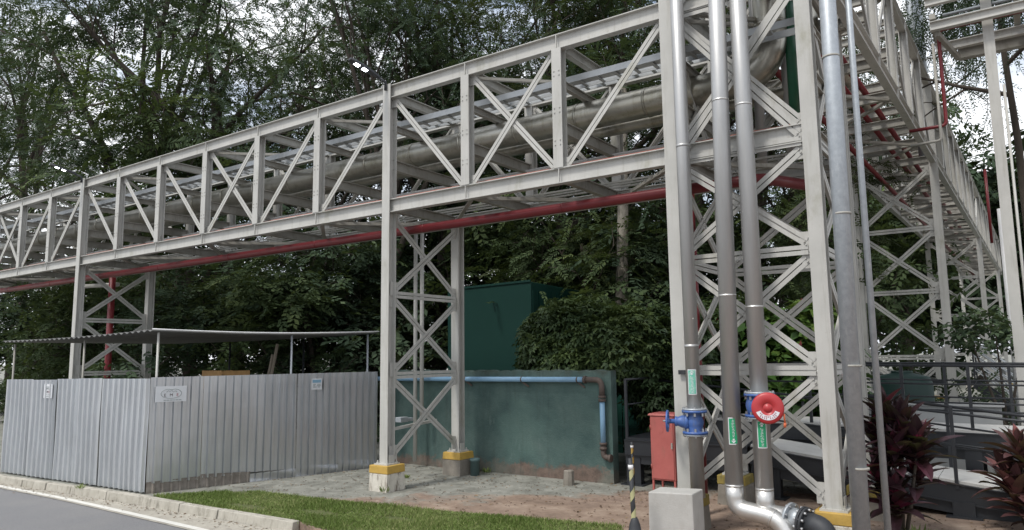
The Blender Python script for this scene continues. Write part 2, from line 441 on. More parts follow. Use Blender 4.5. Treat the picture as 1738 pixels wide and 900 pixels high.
# ------------------------------------------------------------------ world and sun
w = bpy.data.worlds.new('World'); scene.world = w; w.use_nodes = True
nt = w.node_tree; bg = nt.nodes['Background']
sky = nt.nodes.new('ShaderNodeTexSky'); sky.sky_type = 'NISHITA'; sky.sun_disc = False
SUN_EL, SUN_AZ = R_(58), R_(195)     # azimuth measured clockwise from +Y: from behind the camera
sky.sun_elevation = SUN_EL; sky.sun_rotation = SUN_AZ
sky.air_density = 1.2; sky.dust_density = 3.0
tc = nt.nodes.new('ShaderNodeTexCoord'); mp = nt.nodes.new('ShaderNodeMapping'); mp.inputs['Scale'].default_value = (1, 1, 2.2)
nt.links.new(tc.outputs['Generated'], mp.inputs[0])
cn = N(nt, 'ShaderNodeTexNoise', Scale=3.2, Detail=7, Roughness=.55); nt.links.new(mp.outputs[0], cn.inputs['Vector'])
cloud_fac = ramp(nt, cn.outputs['Fac'], [(.36, (.30, .30, .30)), (.54, (1, 1, 1))])
cloud_col = ramp(nt, cn.outputs['Fac'], [(.3, (5.4, 5.9, 6.8)), (.62, (9.0, 9.2, 9.5))])
bw = mixc(nt, cloud_fac, sky.outputs[0], cloud_col)
nt.links.new(bw, bg.inputs['Color']); bg.inputs['Strength'].default_value = .085
sl = bpy.data.lights.new('sun', 'SUN'); sl.energy = 1.5; sl.angle = R_(10); sl.color = (1, .965, .91)
so = bpy.data.objects.new('sun', sl); COL.objects.link(so)
sd = Vector((math.sin(SUN_AZ) * math.cos(SUN_EL), math.cos(SUN_AZ) * math.cos(SUN_EL), math.sin(SUN_EL)))
so.rotation_euler = sd.to_track_quat('Z', 'Y').to_euler()
so.location = sd * 60
scene.view_settings.view_transform = 'Standard'
scene.view_settings.look = 'None'
scene.view_settings.exposure = 0.92
scene.view_settings.gamma = 1
scene.cycles.use_denoising = True
scene.cycles.max_bounces = 6
scene.cycles.transparent_max_bounces = 4

# ------------------------------------------------------------------ ground, road, kerb, lawn
ROAD_Z = -.11
KERB = [(-60, 1.2), (-40, 3.6), (-26, 5.4), (-20, 5.98), (-17.2, 6.27), (-16.5, 6.31), (-14.0, 6.46), (-11.8, 6.61), (-9.9, 6.66), (-8.25, 6.72)]


def sheet(name, pts, z, mat, kind='structure'):
    m = MB(); m.add([(x, y, z) for x, y in pts], [tuple(range(len(pts)))])
    return tag(m.build(name, mat, loc=(0, 0, 0)), kind=kind)


sheet('ground', [(-900, -900), (900, -900), (900, 900), (-900, 900)], ROAD_Z - .02, M['ground'])
yard = MB()
pts = KERB + [(-7.7, 6.55), (-4.5, 5.6), (14, 4.6), (60, 3), (160, 160), (-160, 160), (-160, 2)]
n = len(pts)
yard.add([(x, y, 0) for x, y in pts] + [(x, y, ROAD_Z - .015) for x, y in pts], [tuple(range(n))] + [(i, (i + 1) % n, n + (i + 1) % n, n + i)[::-1] for i in range(n)])
tag(yard.build('yard_ground', M['ground'], loc=(0, 0, 0)), kind='structure')
LINE = [(x, y - .30) for x, y in KERB[:4]] + [(-17.2, 6.02), (-16, 6.03), (-13.8, 6.09), (-12.4, 6.08), (-9.6, 6.03), (-8.0, 5.98)]
sheet('road', [(x, y) for x, y in LINE] + [(60, 4.2), (60, -40), (-60, -40)], ROAD_Z - .008, M['asphalt'])
gut = [(x, y - .13) for x, y in KERB]
sheet('road_gutter', gut + [(x, y - .10) for x, y in LINE][::-1], ROAD_Z, M['gutter'])
sheet('road_marking', [(x, y + .05) for x, y in LINE] + [(x, y - .055) for x, y in LINE][::-1], ROAD_Z + .004, M['road_line'])
# kerb stones: one strip of separate stones
kb = MB()
dense = []
for (x0, y0), (x1, y1) in zip(KERB[2:-1], KERB[3:]):
    L = math.hypot(x1 - x0, y1 - y0); k = max(1, round(L / .95))
    for i in range(k):
        dense.append(((x0 + (x1 - x0) * i / k, y0 + (y1 - y0) * i / k), (x0 + (x1 - x0) * (i + 1) / k, y0 + (y1 - y0) * (i + 1) / k)))
for (a, b) in dense:
    a, b = V((*a, 0)), V((*b, 0)); d = (b - a).normalized(); nn = V((d.y, -d.x, 0))
    j = random.uniform(-.012, .012); jz = random.uniform(-.006, .01)
    q = [a + d * .007 + nn * (.0 + j), b - d * .007 + nn * (.0 + j), b - d * .007 + nn * (.13 + j), a + d * .007 + nn * (.13 + j)]
    top = [p + V((0, 0, .022 + jz)) for p in (q[0], q[1])] + [p - nn * .02 + V((0, 0, .018 + jz)) for p in (q[2], q[3])]
    vs = [p + V((0, 0, ROAD_Z - .01)) for p in q] + top
    kb.add(vs, [(3, 2, 1, 0), (4, 5, 6, 7), (0, 1, 5, 4), (1, 2, 6, 5), (2, 3, 7, 6), (3, 0, 4, 7)])
ko = kb.build('kerb', M['kerb'], loc=(0, 0, 0), bevel=.008); tag(ko, kind='structure')

# lawn strip
LAWN = [(-11.9, 6.69), (-11.75, 6.95), (-11.25, 7.55), (-10.7, 7.85), (-9.6, 7.95), (-8.67, 8.08), (-6.97, 8.31), (-5.7, 8.55), (-4.45, 8.80), (-4.3, 8.5), (-4.6, 6.4), (-7.8, 6.62), (-8.25, 6.74), (-9.9, 6.69), (-11.5, 6.65)]
sheet('lawn_soil', LAWN, .004, M['lawn_soil'])


def inside(px, py, poly):
    c = False; j = len(poly) - 1
    for i in range(len(poly)):
        xi, yi = poly[i]; xj, yj = poly[j]
        if (yi > py) != (yj > py) and px < (xj - xi) * (py - yi) / (yj - yi) + xi: c = not c
        j = i
    return c


def quads_object(name, arr, tint, mat, parent=None, off=(0, 0, 0)):
    """arr: (n,4,3) quads or (n,3,3) triangles; tint: (n,) leaf hue"""
    k = arr.shape[1]; nq = arr.shape[0]
    me = bpy.data.meshes.new(name)
    co = (arr - np.array(off)).reshape(-1, 3).astype(np.float32)
    me.vertices.add(nq * k); me.vertices.foreach_set('co', co.ravel())
    me.loops.add(nq * k); me.loops.foreach_set('vertex_index', np.arange(nq * k, dtype=np.int32))
    me.polygons.add(nq); me.polygons.foreach_set('loop_start', np.arange(0, nq * k, k, dtype=np.int32))
    try: me.polygons.foreach_set('loop_total', np.full(nq, k, dtype=np.int32))
    except Exception: pass
    a = me.attributes.new('tint', 'FLOAT', 'POINT'); a.data.foreach_set('value', np.repeat(np.clip(tint, 0, 1), k).astype(np.float32))
    me.materials.append(mat); me.update(calc_edges=True); me.validate()
    o = bpy.data.objects.new(name, me); COL.objects.link(o)
    if parent is not None: o.parent = parent
    else: o.location = off
    return o


rng = np.random.default_rng(5)
P = []
bare = [(-9.8, 6.95, .5, .13), (-8.5, 7.25, .4, .14), (-7.2, 7.55, .3, .12), (-10.9, 7.6, .3, .12)]
while len(P) < 42000:
    x, y = rng.uniform(-12, -4.2), rng.uniform(6.3, 8.9)
    if not inside(x, y, LAWN): continue
    if any(((x - a) / r) ** 2 + ((y - b) / s) ** 2 < rng.uniform(.4, 1.3) for a, b, r, s in bare): continue
    P.append((x + rng.normal(0, .02), y + rng.normal(0, .035)))
P = np.array(P); nb = len(P)
ang = rng.uniform(0, 2 * np.pi, nb); hh = rng.uniform(.016, .046, nb) * (1 + .5 * np.sin(P[:, 0] * 3) * np.sin(P[:, 1] * 4)); ww = rng.uniform(.004, .008, nb); ln = rng.normal(0, .022, (nb, 2))
b0 = np.stack([P[:, 0] - np.cos(ang) * ww, P[:, 1] - np.sin(ang) * ww, np.full(nb, .004)], 1)
b1 = np.stack([P[:, 0] + np.cos(ang) * ww, P[:, 1] + np.sin(ang) * ww, np.full(nb, .004)], 1)
b2 = np.stack([P[:, 0] + ln[:, 0], P[:, 1] + ln[:, 1], hh + .004], 1)
gt = .45 + .18 * np.sin(P[:, 0] * 2.1 + P[:, 1] * 1.3) + rng.normal(0, .28, nb)
tag(quads_object('grass', np.stack([b0, b1, b2], 1), gt, M['grass']), 'short mown green grass strip behind the kerb', 'grass', kind='stuff')

ng = 420
gx = rng.uniform(-17, -8.2, ng); gy = np.interp(gx, [k[0] for k in KERB], [k[1] for k in KERB]) - .135 - np.abs(rng.normal(0, .16, ng)); ga = rng.uniform(0, 6.28, ng); g1 = rng.uniform(.006, .026, ng); g2 = g1 * rng.uniform(.3, .7, ng)
cg, sg_ = np.cos(ga), np.sin(ga); gz = np.full(ng, ROAD_Z + .006)
q = np.stack([np.stack([gx + cg * g1, gy + sg_ * g1, gz], 1), np.stack([gx - sg_ * g2, gy + cg * g2, gz + .006], 1), np.stack([gx - cg * g1, gy - sg_ * g1, gz + .001], 1), np.stack([gx + sg_ * g2, gy - cg * g2, gz], 1)], 1)
tag(quads_object('leaf_litter', q, rng.uniform(0, .8, ng), M['litter']), 'crumbs and dry leaf bits gathered along the kerb', 'litter', kind='stuff')
# dry leaves and crumbs lying on the yard
nl = 2600
lx = rng.uniform(-12, 0, nl); ly = rng.uniform(7.8, 13.5, nl)
keep = np.array([not inside(a, b, LAWN) for a, b in zip(lx, ly)])
lx, ly = lx[keep], ly[keep]; nl = len(lx); la = rng.uniform(0, 6.28, nl); s1 = rng.uniform(.008, .03, nl); s2 = s1 * rng.uniform(.3, .7, nl)
ca, sa = np.cos(la), np.sin(la); zz = rng.uniform(.004, .018, nl)
q = np.stack([np.stack([lx + ca * s1, ly + sa * s1, zz], 1), np.stack([lx - sa * s2, ly + ca * s2, zz + .006], 1), np.stack([lx - ca * s1, ly - sa * s1, zz * .5], 1), np.stack([lx + sa * s2, ly - ca * s2, zz], 1)], 1)
tag(quads_object('fallen_leaves', q, rng.uniform(0, 1, nl), M['litter']), 'small dry leaves scattered over the bare yard', 'leaves', kind='stuff')

# ------------------------------------------------------------------ pipe bridge geometry
Y1, W1 = 9.1, 1.9
ZB, ZT = 4.74, 7.06
def XI(i): return -1.88 - 1.7705 * min(i, 4) - 1.8796 * max(0, i - 4)


STEEL = M['steel']


def make_truss(name, label, frame, xs, cols, diags, zb, zt, width, group=None, mid=(5.72, 6.36), base=None, mat=STEEL, back_diags=None):
    """frame(u, s, z) -> world; xs: panel positions along u; cols: indices where a tower column takes the place of a post"""
    root = thing(name, base if base else frame(xs[0], 0, zb), label, 'pipe bridge', group)
    ch = .235
    outn = frame(0, -1, 0) - frame(0, 0, 0)
    for s in (0, width):
        MB().ibeam(frame(xs[0], s, zt - ch / 2), frame(xs[-1], s, zt - ch / 2), .13, ch).build('top_chord', mat, root)
        MB().ibeam(frame(xs[0], s, zb + ch / 2), frame(xs[-1], s, zb + ch / 2), .13, ch).build('bottom_chord', mat, root)
    for s in (0, width):
        o = outn if s == 0 else -outn
        for i, u in enumerate(xs):
            if i not in cols:
                m = MB().ibeam(frame(u, s, zb + ch), frame(u, s, zt - ch), .165, .15, o)
                # end plates, stiffeners on the chords and bolt heads
                for zc in (zb + ch / 2, zt - ch / 2):
                    m.bar(frame(u, s, zc - ch / 2 + .015) + o * .055, frame(u, s, zc + ch / 2 - .015) + o * .055, .012, .03, o)
                for zc in (zb + .62, zb + 1.12, zt - .62):
                    for dx in (-.045, .045):
                        for dz in (-.035, .035):
                            p = frame(u + dx, s, zc + dz) + o * .075
                            m.tube([p, p + o * .012], .011, 6, smooth=False)
                m.build('post', mat, root)
        for k, t in enumerate((diags if s == 0 else (back_diags or diags))):
            a, b = xs[k], xs[k + 1]; e = .13
            sg = 1 if b > a else -1
            lo, hi = zb + ch + .06, zt - ch - .06
            segs = []
            # 'n': high end on the a side; 'u': high end on the b side
            if t in 'nX': segs.append((a + sg * e, hi, b - sg * e, lo, 0))
            if t in 'uX': segs.append((a + sg * e, lo, b - sg * e, hi, 1))
            for (ua, za, ub, zb_, side) in segs:
                oo = o * (.0 if side == 0 else -.022)
                m = MB().twin(frame(ua, s, za) + oo, frame(ub, s, zb_) + oo, .048, .012, o)
                for (uu, z_, sgn) in ((ua, za, 1), (ub, zb_, -1)):
                    m.bar(frame(uu - sg * sgn * .075, s, z_ - .10) + oo - o * .012, frame(uu - sg * sgn * .075, s, z_ + .10) + oo - o * .012, .20, .010, o)
                m.build('diagonal_brace', mat, root)
    for i, u in enumerate(xs):
        for zc, h, wd in ((zt - .16, .16, .10), (mid[0] - .1, .19, .10), (mid[1] - .05, .12, .08), (zb + .12, .17, .10)):
            MB().ibeam(frame(u, .07, zc), frame(u, width - .07, zc), wd, h).build('cross_beam', M['steel_old'], root)
    for k in range(len(xs) - 1):
        a, b = xs[k], xs[k + 1]
        p, q = (a, b) if k % 2 else (b, a)
        m = MB().bar(frame(p, .1, zb + .02), frame(q, width - .1, zb + .02), .07, .012).bar(frame(p, .1, zb + .05), frame(q, width - .1, zb + .05), .012, .06)
        m.build('floor_brace', M['steel_old'], root)
        m = MB().bar(frame(p, .1, zt - .25), frame(q, width - .1, zt - .25), .06, .01).bar(frame(p, .1, zt - .22), frame(q, width - .1, zt - .22), .01, .05)
        m.build('roof_brace', M['steel_old'], root)
    return root


def f1(u, s, z): return V((u, Y1 + s, z))


xs1 = [XI(i) for i in range(16)]
D1 = list('X') + ['n', 'X', 'u', 'n', 'n', 'X', 'u', 'u', 'u', 'n', 'n', 'X', 'u', 'n']
pb1 = make_truss('pipe_bridge', 'long grey steel lattice pipe bridge crossing the photo above the metal fence and green wall', f1, xs1, (0, 1, 4, 10), D1, ZB, ZT, W1)
# open walkway bars between the bottom chords of the near half
m = MB()
for s in (.25, .42, .59, .76, 1.25, 1.42, 1.6):
    m.bar(f1(xs1[0], s, ZB + .225), f1(xs1[-1], s, ZB + .225), .03, .03)
m.build('walkway_grating', M['steel_old'], pb1)

# second bridge, one storey higher, running away from the camera
DEL = R_(1.25)
dU = V((math.sin(DEL), math.cos(DEL), 0)); dS = V((-math.cos(DEL), math.sin(DEL), 0))
o2 = V((-1.86 * math.cos(DEL) + 0, -1.86 * -math.sin(DEL), 0))
def f2(u, s, z): return o2 + dU * u + dS * s + V((0, 0, z))


ZB2, ZT2 = 6.80, 9.05
xs2 = [9.05 + 1.87 * i for i in range(25)]
D2 = (['u', 'n', 'u', 'n', 'X', 'n'] * 4)
pb2 = make_truss('pipe_bridge', 'upper grey lattice pipe bridge receding into the distance at the right, seen from below', f2, xs2, (0, 1, 6, 14, 22), D2, ZB2, ZT2, 1.85, mid=(7.85, 8.4))


# ------------------------------------------------------------------ support towers
def footing(root, x, y, h, wd, mats, rz=0.0):
    f = MB().frustum((x, y, -.05), (wd * 1.05, wd * 1.05), (wd, wd), h - .13 + .05, rz, .008).build('footing', mats[0], root, bevel=.012)
    MB().frustum((x, y, h - .13), (wd * 1.015, wd * 1.015), (wd * .99, wd * .99), .13, rz, .004).build('painted_band', mats[1], f, bevel=.01)


def column(root, x, y, z0, z1, wd=.18, dp=.18):
    m = MB().ibeam((x, y, z0), (x, y, z1), wd, dp, (0, -1, 0), .016, .012)
    m.box((x, y, z0 + .012), (.3, .3, .024))
    for sx in (-.11, .11):
        for sy in (-.11, .11):
            m.tube([(x + sx, y + sy, z0), (x + sx, y + sy, z0 + .07)], .012, 6, smooth=False)
            m.tube([(x + sx, y + sy, z0 + .024), (x + sx, y + sy, z0 + .045)], .022, 6, smooth=False)
        m.bar((x + sx * .9, y, z0 + .02), (x + sx * .9, y, z0 + .16), .012, .12, (0, -1, 0))
    m.build('column', STEEL, root)


def face(root, a, b, levels, outn, mat=STEEL, leg=.052, hz=True):
    """X bracing between two column feet a, b (x, y) at the given heights"""
    a, b = V((*a, 0)), V((*b, 0)); d = (b - a).normalized(); o = V(outn)
    A, B = a + d * .13, b - d * .13
    for i in range(len(levels) - 1):
        lo, hi = levels[i] + .10, levels[i + 1] - .10
        for j, (p, q) in enumerate(((A, B), (B, A))):
            oo = o * (.045 - .02 * j)
            m = MB().twin(p + UP * lo + oo, q + UP * hi + oo, leg, .014, o)
            for e, zz_ in ((p, lo), (q, hi)):
                sg = 1 if (e - A).length < 1e-6 else -1
                c = e - d * sg * .03 + UP * zz_ + oo - o * .010
                m.bar(c - UP * .12, c + UP * .12, .19, .009, o)
                for du, dz in ((.0, .05), (.05, .0), (.03, -.04)):
                    p_ = c + d * sg * du + UP * dz + o * .004
                    m.tube([p_, p_ + o * .022], .011, 6, smooth=False)
            mid = (p + q) / 2 + UP * (lo + hi) / 2 + oo
            for k in (-.03, .03):
                m.tube([mid + d * k, mid + d * k + o * .014], .010, 6, smooth=False)
            m.build('diagonal_brace', mat, root)
        if hz and i > 0:
            z = levels[i]
            MB().twin(A - d * .02 + UP * z + o * .05, B + d * .02 + UP * z + o * .05, leg, .014, o).build('strut', mat, root)


def tower(label, cols, zt, faces, foot_h=.42, foot_w=.42, mats=None, rz=0.0, group=None):
    c0 = cols[0]
    root = thing('support_tower', (sum(c[0] for c in cols) / len(cols), sum(c[1] for c in cols) / len(cols), 0), label, 'support tower', group)
    for k, (x, y) in enumerate(cols):
        mm = mats[k] if mats else (M['footing'], M['yellow'])
        footing(root, x, y, foot_h, foot_w, mm, rz)
        column(root, x, y, foot_h, zt[k] if isinstance(zt, (list, tuple)) else zt)
    for (i, j, lv, outn) in faces: face(root, cols[i], cols[j], lv, outn)
    return root


xr, xl = XI(0), XI(1)
LV = [.50, 1.99, 3.42, 4.76]
yb = Y1 + W1
LVU = LV + [6.80, 8.9]
wht, drk, old = (M['footing'], M['yellow']), (M['footing_dark'], M['yellow']), (M['footing_dark'], M['yellow_old'])
tower('four-legged steel tower at the corner behind the stainless pipes, rising out of the picture', [(xr, Y1), (xl, Y1), (xl, yb), (xr, yb)], 9.6,
      [(0, 1, LVU, (0, -1, 0)), (3, 2, LVU, (0, -1, 0)), (1, 2, LVU, (1, 0, 0)), (0, 3, LVU, (1, 0, 0))], mats=[wht, old, old, old])
tower('two-legged braced tower between the metal fence and the bare teal wall', [(XI(4), Y1), (XI(4), yb)], [ZT + .02, ZB + .05], [(0, 1, [.5, 1.9, 3.3, 4.72], (1, 0, 0))], mats=[wht, drk])
tower('far two-legged tower rising behind the shed roof, red riser pipe beside it', [(XI(10), Y1), (XI(10), yb)], [ZT + .02, ZB + .05], [(0, 1, [.5, 1.9, 3.3, 4.72], (1, 0, 0))])
for u, lab in ((xs2[6], 'slim braced tower under the upper bridge, nearest one beyond the black ramp'), (xs2[14], 'middle tower of those under the upper bridge, half hidden by thin conduits'), (xs2[22], 'farthest small tower under the upper bridge')):
    a, b = f2(u, 0, 0), f2(u, 1.85, 0)
    c_, d_ = f2(u + 1.87, 0, 0), f2(u + 1.87, 1.85, 0)
    tower(lab, [(a.x, a.y), (b.x, b.y)], ZB2 + .02 if u > 21 else ZT2, [(0, 1, [.45, 2.05, 3.65, 5.2, 6.75], (0, -1, 0))], foot_h=.35)

# ------------------------------------------------------------------ pipes on and around the bridges
def pipe(name, label, path, r, mat, bend=0.0, n=16, cat='pipe', bands=None, band_mat=None, group=None):
    pth = bend_path(path, bend) if bend else path
    if not bands:
        return tag(MB().tube(pth, r, n).build(name, mat), label, cat, group)
    root = thing(name, V(pth[-1]) if V(pth[-1]).z < V(pth[0]).z else V(pth[0]), label, cat, group)
    MB().tube(pth, r, n).build('cladding', mat, root)
    for c, ax in bands:
        MB().tube([V(c) - V(ax) * .02, V(c) + V(ax) * .02], r * 1.025, n).build('band', band_mat or mat, root)
    return root


yp = 10.05; zp = 6.05; xe = -2.52
bands = [((x, yp, zp), (1, 0, 0)) for x in np.arange(-26, -3.6, 1.2)] + [((xe, yp, z), (0, 0, 1)) for z in (6.75, 7.3, 7.9)]
pipe('insulated_pipe', 'thick weathered insulated pipe lying inside the long bridge and bending upward at the corner', [(-28, yp, zp), (xe, yp, zp), (xe, yp, 9.8)], .225, M['lagging'], .62, 24, bands=bands)
pipe('insulated_pipe', 'slimmer grey lagged pipe lying behind the thick one in the long bridge', [(-28, 10.55, 5.92), (-2.1, 10.55, 5.92), (-2.1, 10.55, 9.8)], .11, M['lagging'], .3)
pipe('thin_pipe', 'thin white pipe on the rear side of the long bridge', [(-28, 10.8, 5.55), (-3.2, 10.8, 5.55)], .03, M['white_paint'])
for k, (s, z, lab) in enumerate(((.35, 6.42, 'galvanised cable tray along the near side of the long bridge'), (.95, 6.62, 'second galvanised cable tray, higher and behind the first, inside the long bridge'))):
    root = thing('cable_tray', f1(-2.3, s, z), lab, 'cable tray', 'cable trays in the long bridge')
    for yy in (s, s + .32):
        MB().bar(f1(-28, yy, z + .05), f1(-2.3 if k else -2.0, yy, z + .05), .012, .10).build('side_rail', M['tray'], root)
    rg = MB()
    for x in np.arange(-27.8, -2.4, .3): rg.bar(f1(x, s + .006, z + .02), f1(x, s + .314, z + .02), .05, .02)
    rg.bar(f1(-28, s + .16, z + .055), f1(-2.4, s + .16, z + .055), .16, .035)
    rg.build('tray_floor', M['tray'], root)
# red pipes
yr = 9.62
red_main = pipe('fire_main', 'long red fire main hung under the long bridge, turning aside at the corner tower', [(-28, yr, 4.5), (-2.65, yr, 4.5), (-2.2, yr + .9, 4.5)], .076, M['red'], .25, bands=[((x, yr, 4.5), (1, 0, 0)) for x in np.arange(-26, -3, 2.9)])
pipe('red_pipe', 'thin dusty red pipe resting along the lower chord of the long bridge', [(-28, Y1 + .1, ZB + .262), (-2.0, Y1 + .1, ZB + .262)], .032, M['red_dusty'])
pipe('red_riser', 'red vertical riser pipe on the corner tower behind the valve', [(-3.78, 10.0, .05), (-3.78, 10.0, 4.55)], .062, M['red'])
p = on_y(184, 600, 10.0)
pipe('red_riser', 'red vertical riser pipe at the far tower above the shed roof', [(p.x, 10.0, 0), (p.x, 10.0, 4.5)], .085, M['red'])
p = on_y(360, 485, 10.6)
pipe('thin_pipe', 'short pale pipe under the long bridge next to the far red riser', [on_y(130, 487, 10.4), on_y(200, 483, 10.4)], .06, M['steel'])
# four vertical pipes before the corner tower
def vpipe(name, label, px, py, Y, z0, z1, r, mat, rings=()):
    p = on_y(px, py, Y)
    return pipe(name, label, [(p.x, Y, z0), (p.x, Y, z1)], r, mat, n=24, bands=[((p.x, Y, z), (0, 0, 1)) for z in rings] if rings else None, band_mat=mat), p.x


YP = 8.72
vA, xA = vpipe('stainless_pipe', 'slim stainless pipe with blue valve, left one beside the left front column', 1176, 640, 8.86, .45, 10, .088, M['stainless'], (2.3, 4.9, 7.1))
xB = on_y(1240, 700, YP).x
xC = on_y(1287, 640, YP + .05).x
# pipe B with two bends
def clad_pipe(name, label, paths, r, rings):
    root = thing(name, V(paths[-1][0][-1]), label, 'pipe')
    for nm, (pth, mt) in zip([p[2] for p in paths], [(p[0], p[1]) for p in paths]):
        MB().tube(pth, r, 24).build(nm, mt, root)
    for c, ax in rings:
        MB().tube([V(c) - V(ax) * .012, V(c) + V(ax) * .012], r * 1.03, 24).build('seam_band', M['steel_bend'], root)
    return root


rB = .104
a0 = V((xB, YP, .66)); dirB = V((.93, -.05, -.10)).normalized()
c1 = V((xB, YP, .66)) + V((dirB.x, dirB.y, 0)).normalized() * .30
q1 = a0 + V((0, 0, -.30)) + V((dirB.x, dirB.y, 0)).normalized() * .30
low = bend_path([a0, V((xB, YP, .40)), V((xB + .5, YP - .03, .34)), V((xB + .82, YP - .10, -.2))], .30)
clad_pipe('stainless_pipe', 'broad stainless pipe with a green down-arrow label, its foot bent toward the footing', [([(xB + .13, YP, 10), (xB, YP, .66)], M['stainless'], 'cladding'), (low, M['steel_bend'], 'bend')], rB,
          [((xB + .13 * (z - .66) / 9.34, YP, z), (0, 0, 1)) for z in (.66, 5.35, 2.9)] + [((low[12] + low[13]) / 2, (low[13] - low[12]).normalized()), ])
YC = YP + .05
lowC = bend_path([V((xC, YC, .64)), V((xC, YC, .37)), V((xC + .26, YC + .02, .35))], .22)
clad_pipe('stainless_pipe', 'stainless pipe with the red disc cover, ending in a black flange', [([(xC, YC, 10), (xC, YC, .64)], M['stainless'], 'cladding'), (lowC, M['steel_bend'], 'bend')], rB * .98,
          [((xC, YC, z), (0, 0, 1)) for z in (.64, 5.25, 2.75)])
# flanged black coupling and bend
fx = xC + .26
root = thing('black_pipe_bend', (fx + .3, YC, .0), 'black bolted flange and pipe bend at the foot of the stainless pipe', 'pipe')
ax = V((.92, -.30, -.12)).normalized(); p0 = V((fx + .0, YC + .02, .35))
fl = MB().tube([p0, p0 + ax * .03], .165, 24).tube([p0 + ax * .03, p0 + ax * .16], .115, 20)
bolt_ring(fl.build('flange', M['galv'], root), p0 + ax * .012, ax, .14, 8)
p1 = p0 + ax * .16
fl = MB().tube([p1, p1 + ax * .028], .165, 24).tube([p1 + ax * .036, p1 + ax * .064], .165, 24)
fo = fl.build('flange', M['black_rubber'], root)
bolt_ring(fo, p1 + ax * .03, ax, .142, 10, .016, .058)
p2 = p1 + ax * .064
MB().tube(bend_path([p2, p2 + ax * .2, p2 + ax * .26 + V((.02, -.04, -.6))], .16), .118, 20).build('bend', M['black_rubber'], root)
# galvanised duct and conduit right of the tower
p = on_y(1435, 450, 8.75)
xd = p.x
root = thing('galvanised_duct', (xd, 8.75, 0), 'fat galvanised downpipe right of the corner tower beside the wine-red plant', 'pipe')
MB().tube([(xd - .03, 8.75, -.02), (xd + .03, 8.75, 10)], .092, 24).build('duct', M['galv'], root)
for z in (.95, 2.05, 3.75, 5.6): MB().tube([(xd, 8.75, z - .012), (xd, 8.75, z + .012)], .0965, 24).build('strap', M['steel_old'], root)
p = on_y(1462, 300, 8.95)
pipe('conduit', 'slim galvanised conduit just right of the fat downpipe', [(p.x, 8.95, .1), (p.x, 8.95, 10)], .036, M['galv'], n=12)
# pipes rising inside the corner tower
pipe('green_pipe', 'dark green vertical pipe inside the top of the corner tower', [(-2.28, 10.1, 5.3), (-2.28, 10.1, 7.2), (-2.28, 11.2, 7.2)], .07, M['green_pipe'], .15)
for x, y, z0, lab in ((-3.02, 10.35, 4.9, 'left one of the short bright pipes hanging inside the corner tower top'), (-2.86, 10.5, 4.9, 'middle one of the short bright pipes hanging inside the corner tower top'), (-2.45, 10.5, 5.0, 'right one of the short bright pipes hanging inside the corner tower top')):
    pipe('stainless_pipe', lab, [(x, y, z0), (x, y, 9.8)], .07, M['stainless'], n=14)
pipe('red_riser', 'thin dark red pipe beside the right front column of the corner tower', [(-2.03, 9.9, 5.0), (-2.03, 9.9, 9.8)], .03, M['red'])
# red pipes on the upper bridge
for s, z, r, lab in ((.52, ZB2 + .32, .055, 'red pipe on the floor beams of the upper bridge, outer of a close pair'), (.80, ZB2 + .32, .055, 'red pipe on the floor beams of the upper bridge, inner of a close pair')):
    pipe('red_pipe', lab, [f2(9.2, s, z), f2(52, s, z)], r, M['red'])
pipe('red_pipe', 'red pipe slung under the upper bridge', [f2(11.3, 1.25, ZB2 - .12), f2(52, 1.25, ZB2 - .12)], .055, M['red'])
pipe('insulated_pipe', 'thick lagged pipe carried inside the upper bridge', [f2(11, 1.2, 8.15), f2(52, 1.2, 8.15)], .2, M['lagging'])
# conduits near mid tower
p = on_y(640, 600, 9.05)
pipe('conduit', 'thin pale conduit strapped to the left of the front column by the fence end', [(XI(4) - .145, 9.12, .43), (XI(4) - .145, 9.12, 4.2)], .03, M['white_paint'], n=10)
for px, z0, z1, lab in ((705, .12, 4.9, 'longer one of two pale pipes in front of the teal wall, behind the middle tower'), (743, .95, 4.9, 'shorter one of two pale pipes in front of the teal wall, behind the middle tower')):
    p = on_y(px if px < 730 else 716, 600, 11.2)
    pipe('riser_pipe', lab, [(p.x, 11.2, z0), (p.x, 11.2, z1)], .042, M['steel'], n=12)

# lamps on the columns
for xi, px, lab in ((4, 632, 'lit black street lamp on the middle tower column'), (10, 117, 'lit black street lamp on the far left tower column')):
    top = V((XI(xi), Y1 - .02, ZT + .02))
    root = thing('street_lamp', top, lab, 'street lamp', 'lamps on the bridge columns')
    d = V((-.25, -1, .32)).normalized() if xi == 4 else V((-.25, -1, .30)).normalized()
    MB().tube([top + V((0, -.1, -.12)), top + V((0, -.1, .03)), top + d * .22 + V((0, -.05, .03))], .026, 10).build('bracket', M['black_rubber'], root)
    h0 = top + d * .18 + V((0, -.05, .035)); side = d.cross(UP).normalized(); nn = side.cross(d)
    m = MB()
    prof = [(.0, .035), (.12, .055), (.3, .085), (.52, .09), (.62, .05)]
    vs = []; fs = []
    for t, wd in prof:
        for sx, sz in ((-1, -.5), (1, -.5), (.8, 1), (-.8, 1)): vs.append(h0 + d * t + side * wd * sx + nn * sz * .032)
    for i in range(len(prof) - 1):
        for k in range(4): fs.append((i * 4 + k, i * 4 + (k + 1) % 4, i * 4 + 4 + (k + 1) % 4, i * 4 + 4 + k))
    fs += [(3, 2, 1, 0), tuple(len(vs) - 4 + k for k in range(4))]
    m.add(vs, fs).build('lamp_head', M['black_rubber'], root, bevel=.006)
    for t in (.30, .46):
        c = h0 + d * t - nn * .019
        MB().bar(c - d * .045, c + d * .045, .085, .006, nn).build('led_panel', M['led'], root)

